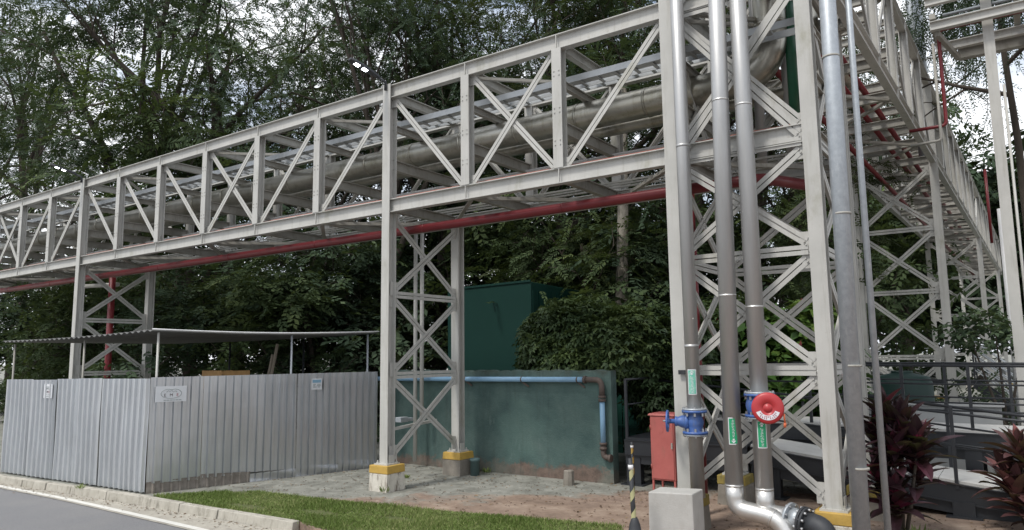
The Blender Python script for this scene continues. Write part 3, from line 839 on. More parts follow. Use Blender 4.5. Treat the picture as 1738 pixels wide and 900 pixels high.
# ------------------------------------------------------------------ corrugated metal fence
def corrugated(p0, p1, zb0, zb1, zt0, zt1, pitch=.14, amp=.022, wav=0.0, start=0):
    """ribbed sheet from ground point p0 to p1; ribs stand out on the right-hand side of p0->p1"""
    p0, p1 = V((*p0, 0)), V((*p1, 0)); L = (p1 - p0).length; d = (p1 - p0) / L; nn = V((d.y, -d.x, 0))
    prof = []
    k = 0
    while k * pitch < L:
        b = k * pitch
        for t, o in ((0, 0), (.22, 0), (.26, .05), (.30, .05), (.34, 0), (.60, 0), (.70, 1), (.88, 1), (.95, 0)):
            if b + t * pitch <= L: prof.append((b + t * pitch, o * amp))
        k += 1
    prof.append((L, 0))
    m = MB(); n = len(prof); rows = 7
    vs = []
    for sgn in (0, -.003):
        for r in range(rows):
            f = r / (rows - 1)
            for t, o in prof:
                u = t / L
                zb_, zt_ = zb0 + (zb1 - zb0) * u, zt0 + (zt1 - zt0) * u
                wob = .012 * math.sin(5.1 * t + 3 * f + start) * wav + .008 * math.sin(2 * f * 3.1 + t * 1.7 + start) * wav
                vs.append(p0 + d * t + nn * (o + sgn + wob) + UP * (zb_ + (zt_ - zb_) * f))
    fs = []
    for r in range(rows - 1):
        for i in range(n - 1):
            a = r * n + i
            fs.append((a, a + 1, a + n + 1, a + n))
            a += rows * n
            fs.append((a, a + n, a + n + 1, a + 1))
    h = rows * n
    for i in range(n - 1):
        fs.append((h + i, h + i + 1, i + 1, i)); a = (rows - 1) * n + i; fs.append((a, a + 1, h + a + 1, h + a))
    return m.add(vs, fs)


FL, FC, FR = (-17.15, 6.42), (-12.2, 6.72), (-10.98, 10.85)
root = thing('metal_fence', (*FC, 0), 'road-side run of bright zinc sheets along the kerb', 'fence')
cuts = [0, .21, .395, .55, .70, .862, 1.0]
for k in range(6):
    a, b = cuts[k], cuts[k + 1]
    b = min(1, b + .006); P0 = (FL[0] + (FC[0] - FL[0]) * a, FL[1] + (FC[1] - FL[1]) * a - .014 * (k % 2)); P1 = (FL[0] + (FC[0] - FL[0]) * b, FL[1] + (FC[1] - FL[1]) * b - .014 * (k % 2))
    dz = random.uniform(-.012, .012)
    corrugated(P0, P1, .025 + abs(dz), .03, 1.86 + .05 * a + dz, 1.86 + .05 * b + dz, .165, .044, .45, k).build('sheet', M['fence_metal'], root)
for k in range(5):
    u = .03 + k * .235
    MB().bar((FL[0] + (FC[0] - FL[0]) * u, FL[1] + .3 * u + .07, 0), (FL[0] + (FC[0] - FL[0]) * u, FL[1] + .3 * u + .07, 1.8), .05, .05).build('fence_post', M['old_wood'], root)
root = thing('metal_fence', (*FR, 0), 'dull ribbed zinc sheet run going back from the street corner to the braced tower', 'fence')
nS = 5
for k in range(nS):
    a, b = k / nS, (k + 1) / nS
    o_ = .006 * (k % 2)
    P0 = (FC[0] + (FR[0] - FC[0]) * a + o_, FC[1] + (FR[1] - FC[1]) * a + (.004 if k else 0)); P1 = (FC[0] + (FR[0] - FC[0]) * b + o_, FC[1] + (FR[1] - FC[1]) * b)
    corrugated(P0, P1, .17, .15, 1.925, 1.925, .14, .052, .35, k * 2).build('sheet', M['fence_metal_dull'], root)
    corrugated((P0[0] + .01, P0[1]), (P1[0] + .01, P1[1]), -.02, -.02, .19 + .05 * math.sin(k * 2.2), .17 + .03 * math.cos(k), .14, .040, .5, k).build('rusted_foot', M['rotten'] if k < 2 else M['fence_metal_dull'], root)
for k in range(5):
    u = .02 + k * .24
    MB().bar((FC[0] + (FR[0] - FC[0]) * u - .07, FC[1] + (FR[1] - FC[1]) * u, 0), (FC[0] + (FR[0] - FC[0]) * u - .07, FC[1] + (FR[1] - FC[1]) * u, 1.86), .05, .05).build('fence_post', M['old_wood'], root)


def fence_pt(a, b, u, z, off):
    d = (V((*b, 0)) - V((*a, 0))).normalized(); nn = V((d.y, -d.x, 0))
    return V((*a, 0)).lerp(V((*b, 0)), u) + nn * off + UP * z, d, nn


def sign(label, a, b, px, py, wd, ht, kind, back=None):
    # the spot on the fence run seen at the pixel
    best = min((abs((lambda q: 869 + CAM_F * ((q - cO).dot(cR)) / ((q - cO).dot(cF)))(fence_pt(a, b, u / 400, 1.6, .03)[0]) - px), u / 400) for u in range(401))[1]
    z = min((abs((lambda q: 450 - CAM_F * ((q - cO).dot(cU)) / ((q - cO).dot(cF)))(fence_pt(a, b, best, k / 200, .03)[0]) - py), k / 200) for k in range(200, 420))[1]
    c, d, nn = fence_pt(a, b, best, z, .045)
    root = thing('sign', c - UP * ht / 2, label, 'sign', 'signs on the metal fence')
    m = MB(); m.prof(c - UP * ht / 2, c + UP * ht / 2, [[(-wd / 2, -.008), (wd / 2, -.008), (wd / 2, .008), (-wd / 2, .008)]], nn)
    m.build('board', M['sign_white'], root, bevel=.002)
    f = c + nn * .0105
    if kind == 'logo':
        # cloud-like outline: two overlapping ovals flattened below
        ol = []
        for t in range(49):
            a_ = t / 48 * 2 * math.pi
            r = 1 + .10 * math.cos(2 * a_) - (.20 * math.exp(-((a_ - math.pi / 2) / .30) ** 2))
            ol.append(f + d * math.cos(a_) * wd * .30 * r + UP * (math.sin(a_) * ht * .34 * r + ht * .04))
        m = MB().tube(ol, .0045, 5, caps=False)
        m.build('logo_outline', M['sign_grey'], root)
        hills = [f + d * (x * wd) + UP * (y * ht) for x, y in ((-.16, .12), (-.10, .23), (-.045, .14), (.0, .27), (.06, .12), (.12, .2), (.18, .14))]
        MB().tube(hills, .004, 5).build('logo_outline', M['sign_grey'], root)
        for k, chx in enumerate('EME'):
            text_mesh(chx, ht * .26, f + d * ((k - 1) * wd * .20) - UP * ht * .07 + nn * .001, d, UP, .001).build('lettering', M['ink'] if k < 2 else M['sign_red'], root)
        m = MB()
        for x0, x1 in ((-.24, -.17), (-.15, -.06), (-.04, .05), (.07, .12), (.14, .23), (.25, .33)): m.bar(f + d * x0 * wd - UP * ht * .385, f + d * x1 * wd - UP * ht * .385, .004, ht * .045, UP)
        m.build('small_print', M['sign_grey'], root)
    else:
        m = MB().bar(f - d * wd * .40 + UP * ht * .26, f + d * wd * .38 + UP * ht * .26, .003, ht * .27, UP); m.build('blue_heading', M['sign_blue'], root)
        m = MB()
        for r_, (y, segs) in enumerate(((-.02, ((-.34, -.1), (.05, .36))), (-.14, ((-.34, -.15), (.0, .36))), (-.26, ((-.34, -.02), (.08, .3))))):
            for x0, x1 in segs: m.bar(f + d * x0 * wd + UP * y * ht, f + d * x1 * wd + UP * y * ht, .003, ht * .07, UP)
        m.build('small_print', M['sign_grey'], root)
    return root


sign('small white square sign with a faint logo on the road-side zinc sheets', FL, FC, 83, 664, .30, .27, 'logo')
sign('white rectangular sign with an oval logo reading EME on the dull ribbed sheets', FC, FR, 290, 669, .50, .265, 'logo')
sign('small white notice with a blue heading, near the tower end of the fence', FC, FR, 536.5, 652, .22, .215, 'notice')

# shed roof behind the fence
root = thing('shed', (-14.2, 8.8, 0), 'open shed of old corrugated roofing on thin posts behind the metal fence', 'shed')
A_, B_, C_, D_ = V((-18.0, 6.6, 2.66)), V((-12.72, 6.98, 2.75)), V((-11.12, 11.0, 2.74)), V((-17.4, 9.9, 2.64))
m = MB(); vs = []; nu, nv = 220, 10
for side in (0, -.006):
    for j in range(nv + 1):
        for i in range(nu + 1):
            u, v = i / nu, j / nv
            p = A_.lerp(B_, u).lerp(D_.lerp(C_, u), v)
            sag = -.05 * math.sin(math.pi * v) * (u ** 2) - .03 * math.sin(math.pi * u)
            vs.append(p + UP * (.018 * math.sin(u * 2 * math.pi * 30) + sag + side))
fs = []; st = (nu + 1) * (nv + 1)
for j in range(nv):
    for i in range(nu):
        a = j * (nu + 1) + i
        fs.append((a, a + 1, a + nu + 2, a + nu + 1)); fs.append((st + a, st + a + nu + 1, st + a + nu + 2, st + a + 1))
for i in range(nu): fs.append((i, st + i, st + i + 1, i + 1))
for j in range(nv):
    a = j * (nu + 1) + nu; fs.append((a, st + a, st + a + nu + 1, a + nu + 1))
m.add(vs, fs).build('roof', M['roof_sheet'], root)
# pale edge trim along the two open sides
e1 = [A_.lerp(B_, t / 12) + UP * (-.03 * math.sin(math.pi * t / 12) + .015) + V((0, -.02, 0)) for t in range(13)]
e2 = [B_.lerp(C_, t / 12) + UP * (-.05 * math.sin(math.pi * t / 12) + .02) + V((.02, 0, 0)) for t in range(13)]
MB().tube(e2, .014, 6).build('edge_trim', M['white_paint'], root)
for (x, y, zt_, mm) in ((-17.75, 6.75, 2.60, 'steel_old'), (-15.1, 6.95, 2.62, 'steel_old'), (-12.74, 7.12, 2.71, 'steel'), (-11.85, 9.35, 2.68, 'galv'), (-11.28, 10.85, 2.70, 'galv'), (-15.0, 10.1, 2.60, 'black_steel'), (-12.9, 10.5, 2.63, 'black_steel')):
    MB().tube([(x, y, 0), (x, y, zt_)], .022, 8).build('post', M[mm], root)
# timber behind the fence
p = on_y(352, 630, 8.4)
root = thing('crate', (p.x, 8.5, 1.55), 'tan wooden board crate showing above the fence top', 'crate')
m = MB()
for k in range(4): m.box((p.x - .24 + k * .16, 8.5, 1.82), (.154, .03, .36))
m.box((p.x, 8.53, 1.95), (.62, .03, .05)).box((p.x, 8.53, 1.7), (.62, .03, .05)).box((p.x - .29, 8.85, 1.82), (.03, .6, .34)).box((p.x + .29, 8.85, 1.82), (.03, .6, .34))
m.build('boards', M['wood'], root)
for yy in (8.62, 9.1): MB().box((p.x, yy, .77), (.9, .08, 1.54)).build('support_frame', M['old_wood'], root)
for (px, py, px2, lab) in ((458, 632, 471, 'longer leaning grey plank behind the fence'), (453, 634, 463, 'shorter leaning grey plank behind the fence')):
    a = on_y(px, 650, 9.5); b = on_y(px2, 584 if px == 458 else 602, 9.5)
    d = (b - a).normalized(); a0_ = a - d * ((a.z) / d.z)
    tag(MB().bar(a0_, b, .06, .03, (0, -1, 0)).build('plank', M['old_wood']), lab, 'plank')

# ------------------------------------------------------------------ teal wall and blue pipe
YW = 11.5
m = MB(); zw = 1.93
wx0, wx1 = -11.3, -5.93
segs = 60
vs = []; fs = []
for i in range(segs + 1):
    x = wx0 + (wx1 - wx0) * i / segs
    dz = .012 * math.sin(i * 1.9) + .008 * math.sin(i * .7)
    vs += [(x, YW, -.05), (x, YW, zw + dz), (x, YW + .20, zw + dz), (x, YW + .20, -.05)]
for i in range(segs):
    a = i * 4
    fs += [(a, a + 4, a + 5, a + 1), (a + 1, a + 5, a + 6, a + 2), (a + 2, a + 6, a + 7, a + 3)]
fs += [(0, 1, 2, 3), tuple(segs * 4 + k for k in (3, 2, 1, 0))]
tag(m.add(vs, fs).build('wall', M['wall'], loc=(0, 0, 0)), 'rough teal-green rendered wall with a blue pipe along its top', 'wall')
zpipe = 1.775; yq = YW - .085
root = thing('water_pipe', (-6.05, yq, .45), 'blue plastic water pipe running along the teal wall and down its end', 'pipe')
xq = -6.07
MB().tube([(-12.5, yq, zpipe - .02), (xq - .32, yq, zpipe)], .048, 14).build('pipe_run', M['blue_pvc'], root)
MB().tube([(xq, yq, 1.44), (xq, yq, .66)], .046, 14).build('pipe_drop', M['blue_pvc'], root)
for nm, pts_, rr in (('top_elbow', [(xq - .33, yq, zpipe), (xq, yq, zpipe), (xq, yq, 1.46)], .05), ('bottom_elbow', [(xq, yq, .66), (xq, yq, .46), (xq + .13, yq + .02, .44)], .05)):
    MB().tube(bend_path(pts_, .13), rr, 14).build(nm, M['rust_brown'], root)
for c, ax_ in (((xq - .33, yq, zpipe), (1, 0, 0)), ((xq, yq, 1.48), (0, 0, 1)), ((xq, yq, 1.42), (0, 0, 1)), ((xq, yq, .68), (0, 0, 1)), ((xq, yq, .60), (0, 0, 1)), ((xq + .12, yq + .02, .44), (1, 0, 0))):
    c, ax_ = V(c), V(ax_); MB().tube([c - ax_ * .022, c + ax_ * .022], .066, 14).build('collar', M['rust_brown'], root)
for x in (-9.1, -7.75, -6.55):
    MB().bar((x, YW - .06, zpipe - .06), (x + .1, YW - .01, zpipe - .14), .03, .03).tube([(x - .012, yq, zpipe - .005), (x + .012, yq, zpipe - .005)], .053, 12).build('bracket', M['rust_brown'], root)
# valve box on the middle tower
p = on_y(682, 716, 10.0)
root = thing('junction_box', (p.x, 10.0, p.z - .1), 'small grey junction box on a bar behind the middle tower column', 'junction box')
MB().bar((XI(4) + .02, Y1 + .1, p.z - .04), (p.x + .05, yb - .1, p.z - .04), .04, .05).build('support_bar', M['steel'], root)
MB().box((p.x, 10.0, p.z + .04), (.14, .2, .09)).box((p.x + .01, 10.18, p.z + .03), (.07, .16, .06)).build('housing', M['galv'], root, bevel=.008)
# pipe stubs by the wall
q = on_z(806, 807)
root = thing('pipe_stub', q, 'short teal pipe stub standing beside the rear yellow-topped footing', 'pipe stub')
MB().lathe(q, (0, 0, 1), [(.085, -.02), (.085, .26), (.098, .26), (.098, .31), (.085, .31), (.08, .30), (.0, .29)], 18).build('stub', M['pvc_teal'], root)
q = on_z(966, 823)
root = thing('pipe_stub', q, 'chipped grey concrete stub at the foot of the teal wall', 'concrete stub')
MB().lathe(q, (0, 0, 1), [(.10, -.02), (.095, .10), (.088, .235), (.06, .25), (.055, .16), (.0, .15)], 9, False).build('stub', M['footing_dark'], root)

# dark green cabin behind the wall
cx0, cx1, cy0, cy1 = -12.15, -9.55, 14.5, 17.3
root = thing('container', ((cx0 + cx1) / 2, cy0, 0), 'dark green steel cabin standing behind the teal wall', 'container')
m = MB(); z0, z1 = 3.98, 3.90
m.add([(cx0, cy0, 0), (cx1, cy0, 0), (cx1, cy1, 0), (cx0, cy1, 0), (cx0, cy0, z0 - .05), (cx1, cy0, z0), (cx1, cy1, z1), (cx0, cy1, z1)], [(0, 1, 5, 4), (1, 2, 6, 5), (2, 3, 7, 6), (3, 0, 4, 7), (4, 5, 6, 7)])
m.build('shell', M['container'], root, bevel=.02)
MB().bar((cx0, cy0 - .01, z0 - .03), (cx1, cy0 - .01, z0 + .02), .03, .05).build('roof_edge', M['container'], root)
m = MB()
for y in np.arange(cy0 + .12, cy1 - .1, .28): m.box((cx1 + .012, y, z1 / 2), (.024, .13, z1 - .25))
m.build('ribs', M['container'], root)
# green sheet fence right of the bush
gx0 = on_y(1085, 640, 15.2).x; gx1 = on_y(1215, 640, 15.2).x
root = thing('sheet_fence', ((gx0 + gx1) / 2, 15.2, 0), 'deep green sheet fence seen between the bush and the left column', 'fence')
m = MB()
for k, x in enumerate(np.arange(gx0 - 1.2, gx1, .3)): m.box((x, 15.2 + .015 * (k % 2), 1.2), (.285, .02, 2.4))
m.build('panels', M['panel_green'], root)
for z in (.6, 1.75): MB().bar((gx0 - 1.3, 15.16, z), (gx1, 15.16, z), .05, .05).build('rail', M['panel_green'], root)

# ------------------------------------------------------------------ hydrant cabinet, valves, block, posts
kx, ky, kz0, kz1 = -4.76, 11.12, .24, 1.24
root = thing('hydrant_cabinet', (kx, ky, 0), 'faded red hose cabinet on thin legs left of the stainless pipe', 'cabinet')
MB().box((kx, ky, (kz0 + kz1) / 2), (.40, .40, kz1 - kz0)).build('body', M['red_box'], root, bevel=.008)
MB().box((kx, ky - .207, (kz0 + kz1) / 2), (.37, .012, kz1 - kz0 - .05)).build('door', M['red_box'], root, bevel=.004)
MB().tube([(kx - .02, ky - .213, kz1 - .22), (kx - .02, ky - .217, kz1 - .22)], .05, 18).build('round_plate', M['red_box'], root)
MB().box((kx + .165, ky - .222, .78), (.022, .02, .09)).build('latch', M['steel_old'], root)
for z in (.45, 1.05): MB().tube([(kx - .19, ky - .215, z - .035), (kx - .19, ky - .215, z + .035)], .010, 8).build('hinge', M['red_box'], root)
MB().frustum((kx, ky, kz1), (.45, .45), (.42, .42), .03).build('top', M['red_box'], root)
for sx in (-1, 1):
    for sy in (-1, 1): MB().bar((kx + sx * .18, ky + sy * .18, 0), (kx + sx * .18, ky + sy * .18, kz0), .03, .03).build('leg', M['red_box'], root)

# gate valve on the slim pipe
zv = 1.36; yv = 8.86
root = thing('gate_valve', (xA, yv, zv - .16), 'blue gate valve with a spoked hand wheel on the slim stainless pipe', 'valve')
m = MB().lathe((xA, yv, zv - .145), (0, 0, 1), [(.10, 0), (.10, .03), (.088, .05), (.10, .10), (.112, .145), (.10, .19), (.088, .24), (.10, .26), (.10, .29)], 20)
m.build('valve_body', M['blue_valve'], root)
va = V((-.95, -.30, .02)).normalized(); c = V((xA, yv, zv))
m = MB().lathe(c + va * .06, va, [(.085, 0), (.10, .03), (.105, .05), (.085, .055), (.075, .10), (.055, .15), (.062, .16), (.062, .18), (.03, .185), (.028, .26)], 16)
m.build('bonnet', M['blue_valve'], root)
for z in (-.145, .115):
    f = MB().tube([(xA, yv, zv + z), (xA, yv, zv + z + .03)], .155, 24)
    fo = f.build('valve_flange', M['blue_valve'], root)
    MB().tube([(xA, yv, zv + z + (.031 if z > 0 else -.023)), (xA, yv, zv + z + (.053 if z > 0 else -.001))], .15, 24).build('counter_flange', M['galv'], fo)
    bolt_ring(fo, (xA, yv, zv + z + .015), (0, 0, 1), .13, 8, .014, .055)
hw = c + va * .335
u = va.cross(UP).normalized(); w_ = va.cross(u)
ring = [hw + (u * math.cos(a) + w_ * math.sin(a)) * .125 for a in [k / 28 * 2 * math.pi for k in range(29)]]
m = MB().tube(ring, .014, 8, caps=False).tube([hw - va * .035, hw + va * .025], .03, 10)
for k in range(5):
    a = k / 5 * 2 * math.pi + .3
    m.tube([hw + va * .015, hw + (u * math.cos(a) + w_ * math.sin(a)) * .12], .010, 6)
m.build('hand_wheel', M['blue_valve'], root)
MB().tube([hw - va * .06, hw + va * .055], .013, 8).build('stem', M['bolt'], root)

# locked valve with the red disc cover
cc = on_y(1303, 693, 8.46)
root = thing('covered_valve', (xC, YC, 1.4), 'blue valve hidden by a round red lockout disc with a white arc of print', 'valve')
for z in (1.46, 1.70):
    fo = MB().tube([(xC - .0, YC, z), (xC, YC, z + .028)], .175, 24).build('valve_flange', M['blue_valve'], root)
    zc_ = z + .029 if z > 1.6 else z - .021
    MB().tube([(xC, YC, zc_), (xC, YC, zc_ + .02)], .17, 24).build('counter_flange', M['galv'], fo)
    bolt_ring(fo, (xC, YC, z + .012), (0, 0, 1), .153, 8, .014, .05)
MB().lathe((xC, YC, 1.48), (0, 0, 1), [(.135, 0), (.15, .06), (.16, .11), (.15, .17), (.135, .23)], 20).build('valve_body', M['blue_valve'], root)
na = V((.27, -.95, .07)).normalized()
MB().tube([V((xC, YC, 1.59)), cc - na * .03], .06, 14).build('bonnet', M['blue_valve'], root)
lk = MB().lathe(cc - na * .045, na, [(.166, 0), (.176, .012), (.176, .055), (.170, .068), (.155, .078), (.12, .082), (.058, .083), (.056, .078), (.046, .078), (.044, .086), (.0, .088)], 40).build('lockout_disc', M['red_plastic'], root)
u = UP.cross(na).normalized(); w_ = na.cross(u)       # u: to the right, w_: up
arcq = []; m = MB(); nA = 14
for k in range(nA + 1):
    a = R_(200 + 140 * k / nA)
    arcq += [cc + na * (.0395) + (u * math.cos(a) + w_ * math.sin(a)) * r for r in (.082, .134)]
m.add(arcq, [(2 * k, 2 * k + 2, 2 * k + 3, 2 * k + 1)[::-1] for k in range(nA)]).build('arc_label', M['sign_white'], lk)
m = MB()
for k in range(11):
    a = R_(215 + 110 * k / 10)
    for r0, r1, s in ((.090, .104, 1), (.110, .126, 0)):
        if (k * 7 + s) % 5 == 0: continue
        p0 = cc + na * .0415 + (u * math.cos(a) + w_ * math.sin(a)) * r0; p1 = cc + na * .0415 + (u * math.cos(a + .05) + w_ * math.sin(a + .05)) * r1
        m.bar(p0, p1, .008, .001, na)
m.build('arc_print', M['sign_red'], lk)
tg = cc + u * .17 - w_ * .06
MB().tube([tg, tg + V((0, 0, -.04)), tg + V((.005, 0, -.10))], .010, 6).tube([tg + V((.005, 0, -.10)), tg + V((.0, 0, -.15))], .016, 6).build('padlock_tag', M['orange_tag'], root)


# green flow labels: curved plates on the pipes
def flow_label(label, xc, yc, r, px, py0, py1, down, worn=False):
    pa, pb = on_y(px, py0, yc - r), on_y(px, py1, yc - r)
    z1_, z0_ = pa.z, pb.z
    ang0 = math.atan2(-.957, .29)                        # towards the street
    base = thing('flow_label', (xc + r * math.cos(ang0), yc + r * math.sin(ang0), z0_), label, 'label', 'flow labels on the pipes')

    def patch(a0_, a1_, za, zb_, rr):
        vs_ = []; k = 8
        for i in range(k + 1):
            a = a0_ + (a1_ - a0_) * i / k
            vs_ += [(xc + rr * math.cos(a), yc + rr * math.sin(a), za), (xc + rr * math.cos(a), yc + rr * math.sin(a), zb_)]
        return vs_, [(2 * i, 2 * i + 2, 2 * i + 3, 2 * i + 1) for i in range(k)]
    hw_ = .052 / r
    shift = math.asin(max(-.95, min(.95, ((pa.x - xc) * .957 + 0) / r)))
    cen = ang0 + shift * .35
    rr = r + .004
    MB().add(*patch(cen - hw_, cen + hw_, z0_, z1_, rr)).build('white_border', M['sign_white'], base)
    MB().add(*patch(cen - hw_ * .82, cen + hw_ * .82, z0_ + .012, z1_ - .012, rr + .002)).build('green_field', M['label_worn'] if worn else M['label_green'], base)
    # arrow and a column of worn white characters
    m = MB(); H = z1_ - z0_
    def pt(t, s): a = cen + t * hw_; return V((xc + (rr + .0045) * math.cos(a), yc + (rr + .0045) * math.sin(a), z0_ + s * H))
    sg = -1 if down else 1; ac = .13 if down else .87
    tip, sh = ac + sg * .08, ac - sg * .015
    m.add([pt(-.5, sh), pt(.5, sh), pt(0, tip)], [(0, 1, 2)] if not down else [(0, 2, 1)])
    m.add([pt(-.2, sh), pt(.2, sh), pt(.2, ac - sg * .09), pt(-.2, ac - sg * .09)], [(0, 1, 2, 3)])
    s0, s1 = (.28, .92) if down else (.08, .72)
    rnd = random.Random(int(px))
    k = 0
    while s0 + k * .055 < s1:
        s = s0 + k * .055
        wdt = rnd.uniform(.18, .34)
        m.add([pt(-wdt, s), pt(wdt, s), pt(wdt, s + .012), pt(-wdt, s + .012)], [(0, 1, 2, 3)])
        xm = rnd.choice((-wdt, wdt - .1, -.05))
        m.add([pt(xm, s), pt(xm + .12, s), pt(xm + .12, s + .034), pt(xm, s + .034)], [(0, 1, 2, 3)])
        k += 1
    m.build('white_print', M['sign_white'], base)


flow_label('green flow label with a down arrow on the broad bent pipe', xB, YP, rB, 1244, 709, 755, True)
flow_label('green flow label with an up arrow under the red disc', xC, YC, rB * .98, 1289.5, 714, 761, False)
flow_label('worn pale green label above the blue valve', xA, 8.86, .088, 1169, 627, 670, False, True)
p = on_y(1158, 632, 8.98)
tag(MB().box((p.x, 8.97, p.z), (.09, .03, .055)).box((p.x - .02, 8.965, p.z + .01), (.03, .03, .02)).build('black_clip', M['black_rubber']), 'small black clip fixed on the left front column', 'clip')

# concrete block, striped posts
q0 = on_z(1100, 835, .60); q1 = on_z(1175, 839, .60); q2 = on_z(1193, 830, .60); q3 = q0 + (q2 - q1)
m = MB(); vs = [V((q.x, q.y, -.03)) + (q - q0 - (q2 - q0) / 2) * .02 for q in (q0, q1, q2, q3)] + [q0, q1, q2, q3]
m.add(vs, [(3, 2, 1, 0), (4, 5, 6, 7), (0, 1, 5, 4), (1, 2, 6, 5), (2, 3, 7, 6), (3, 0, 4, 7)])
tag(m.build('concrete_block', M['block'], bevel=.012), 'pale cast concrete block before the slim stainless pipe', 'concrete block')


def striped_post(label, foot, top_z, r, tape, cone, lean):
    root = thing('striped_post', foot, label, 'post')
    foot = V(foot); ax_ = (V(lean) + UP).normalized(); L = top_z
    MB().tube([foot + ax_ * .02, foot + ax_ * L], r, 12).build('pole', M['black_rubber'], root)
    m = MB(); T = 5
    b = []
    for k in range(64):
        t = k / 63; a = t * T * 2 * math.pi * .5 - 2.3
        for dz in (0, .10):
            b.append(foot + ax_ * (L * (.30 + .55 * t) + dz) + V((math.cos(a), math.sin(a), 0)) * (r + .003))
    # spiral tape: only narrow turns show
    m.add(b, [(2 * k, 2 * k + 2, 2 * k + 3, 2 * k + 1) for k in range(63) if (k // 13) % 2 == 0], True)
    m.build('tape_stripes', tape, root)
    MB().tube([foot + ax_ * (L * .88), foot + ax_ * (L * .93)], r + .004, 12).build('white_band', M['white_paint'], root)
    if cone:
        MB().lathe(foot, UP, [(.17, 0), (.17, .04), (.10, .06), (.062, .30), (.04, .36), (.03, .38)], 24).build('rubber_foot', M['black_rubber'], root)


fp = on_z(1079, 938); striped_post('black post with pale spiral tape in a rubber cone foot beside the concrete block', (fp.x, fp.y, 0), 1.03, .026, M['tape_yellow'], True, (-.03, 0, 0))
fp = on_z(1103, 832); striped_post('thin post with amber tape beside the red cabinet', (fp.x - .12, fp.y - .35, 0), .80, .022, M['tape_amber'], False, (-.01, 0, 0))

# ------------------------------------------------------------------ access ramp with railings
root = thing('access_ramp', (-2.5, 12.4, 0), 'black steel access ramp in two runs with pale decks, right of the red cabinet', 'ramp')
BS = M['black_steel']
ya, yb2, yc_, yd = 11.62, 12.75, 13.05, 14.25


def deck_z(x): return .79 + min(0, -(x + 3.6) * .118) if x > -3.6 else .79


def run(x0, x1, y0, y1, zf, mat):
    z0_, z1_ = zf(x0), zf(x1)
    m = MB(); k = max(1, round((x1 - x0) / 1.2))
    for i in range(k):
        a, b = x0 + (x1 - x0) * i / k + .004, x0 + (x1 - x0) * (i + 1) / k - .004
        m.prof((a, (y0 + y1) / 2, zf(a) - .02), (b, (y0 + y1) / 2, zf(b) - .02), [[(-(y1 - y0) / 2, -.02), ((y1 - y0) / 2, -.02), ((y1 - y0) / 2, .02), (-(y1 - y0) / 2, .02)]])
    m.build('deck', mat, root)
    for y in (y0 - .03, y1 + .03):
        MB().ibeam((x0, y, z0_ - .16), (x1, y, z1_ - .16), .06, .25).build('side_beam', BS, root)
        MB().bar((x0, y + (.05 if y < y0 else -.05), z0_ - .36), (x1, y + (.05 if y < y0 else -.05), z1_ - .36), .05, .15).build('lower_beam', BS, root)


run(-5.75, -3.64, ya, yb2, deck_z, BS)
run(-3.6, 6.5, ya, yb2, deck_z, M['deck'])
zu = lambda x: 1.0 - .01 * x
run(-4.9, 9, yc_, yd, zu, M['deck'])
for x, y, zt_ in ((-5.6, ya + .05, .46), (-0.80, ya - .0, .20), (-3.3, ya + .05, .42), (2.6, ya, .08), (-5.6, yb2, .46)):
    MB().box((x, y, zt_ / 2), (.26, .14, zt_)).box((x, y, .01), (.42, .3, .02)).build('leg', BS, root)
for x in (-4.6, -2.2, -.72, .9, 3.5):
    for y in (yc_ + .02, yd): MB().box((x, y, .36), (.22, .13, .72)).build('leg', BS, root)


def railing(pts_, zf, hts, posts):
    for h in hts:
        m = MB()
        for a, b in zip(pts_, pts_[1:]):
            m.tube([(a[0], a[1], zf(a[0]) + h), (b[0], b[1], zf(b[0]) + h)], .020 if h == max(hts) else .014, 8)
        m.build('rail', BS, root)
    for x, y in posts:
        MB().bar((x, y, zf(x) - .1), (x, y, zf(x) + max(hts)), .045, .045).build('rail_post', BS, root)


railing([(-2.0, ya - .03), (6.4, ya - .03)], deck_z, (.98, .72, .46), [(-.86, ya - .03), (.9, ya - .03)])
railing([(-5.7, yb2), (6.4, yb2)], deck_z, (.95, .5), [(-5.6, yb2), (-4.2, yb2), (-2.4, yb2), (-1.0, yb2 + .02), (.8, yb2)])
railing([(-4.9, yc_ + .03), (9, yc_ + .03)], zu, (.96, .68, .40), [(-4.5, yc_ + .03), (-3.0, yc_ + .03), (-1.6, yc_ + .03), (-.70, yc_ + .03), (.9, yc_ + .03)])
railing([(-4.9, yd), (9, yd)], zu, (.98, .7, .42, .2), [(-4.9, yd), (-3.4, yd), (-1.75, yd), (-1.1, yd), (-.2, yd), (.9, yd)])
railing([(-5.72, ya), (-5.72, yb2)], deck_z, (.98, .55), [(-5.72, ya + .02)])
# pale low walls, tank, staircase beyond the ramp
lw = [on_y(1120, 700, 15.6).x, on_y(1700, 700, 15.6).x]
tag(MB().box(((lw[0] + lw[1]) / 2, 15.7, .60), (lw[1] - lw[0], .2, 1.2)).box(((lw[0] + lw[1]) / 2, 15.7, 1.23), (lw[1] - lw[0] + .1, .3, .06)).build('low_wall', M['facade']), 'pale low wall beyond the black ramp', 'wall')
q = on_y(1536, 700, 17.0)
root = thing('water_tank', (q.x, 17.0, 0), 'dark green round tank beyond the ramp railings', 'tank')
MB().lathe((q.x, 17.0, 0), UP, [(.55, 0), (.56, .6), (.55, 1.55), (.50, 1.68), (.2, 1.76), (.0, 1.77)], 28).build('tank_body', M['tank_green'], root)
MB().tube([(q.x, 17.0, 1.74), (q.x, 17.0, 1.80)], .2, 18).build('lid', M['tank_green'], root)
sx0 = on_y(1655, 640, 20.5).x; sx1 = on_y(1790, 700, 20.5).x
root = thing('staircase', (sx1, 20.5, 0), 'metal staircase with many parallel rails far right beyond the ramp', 'staircase')
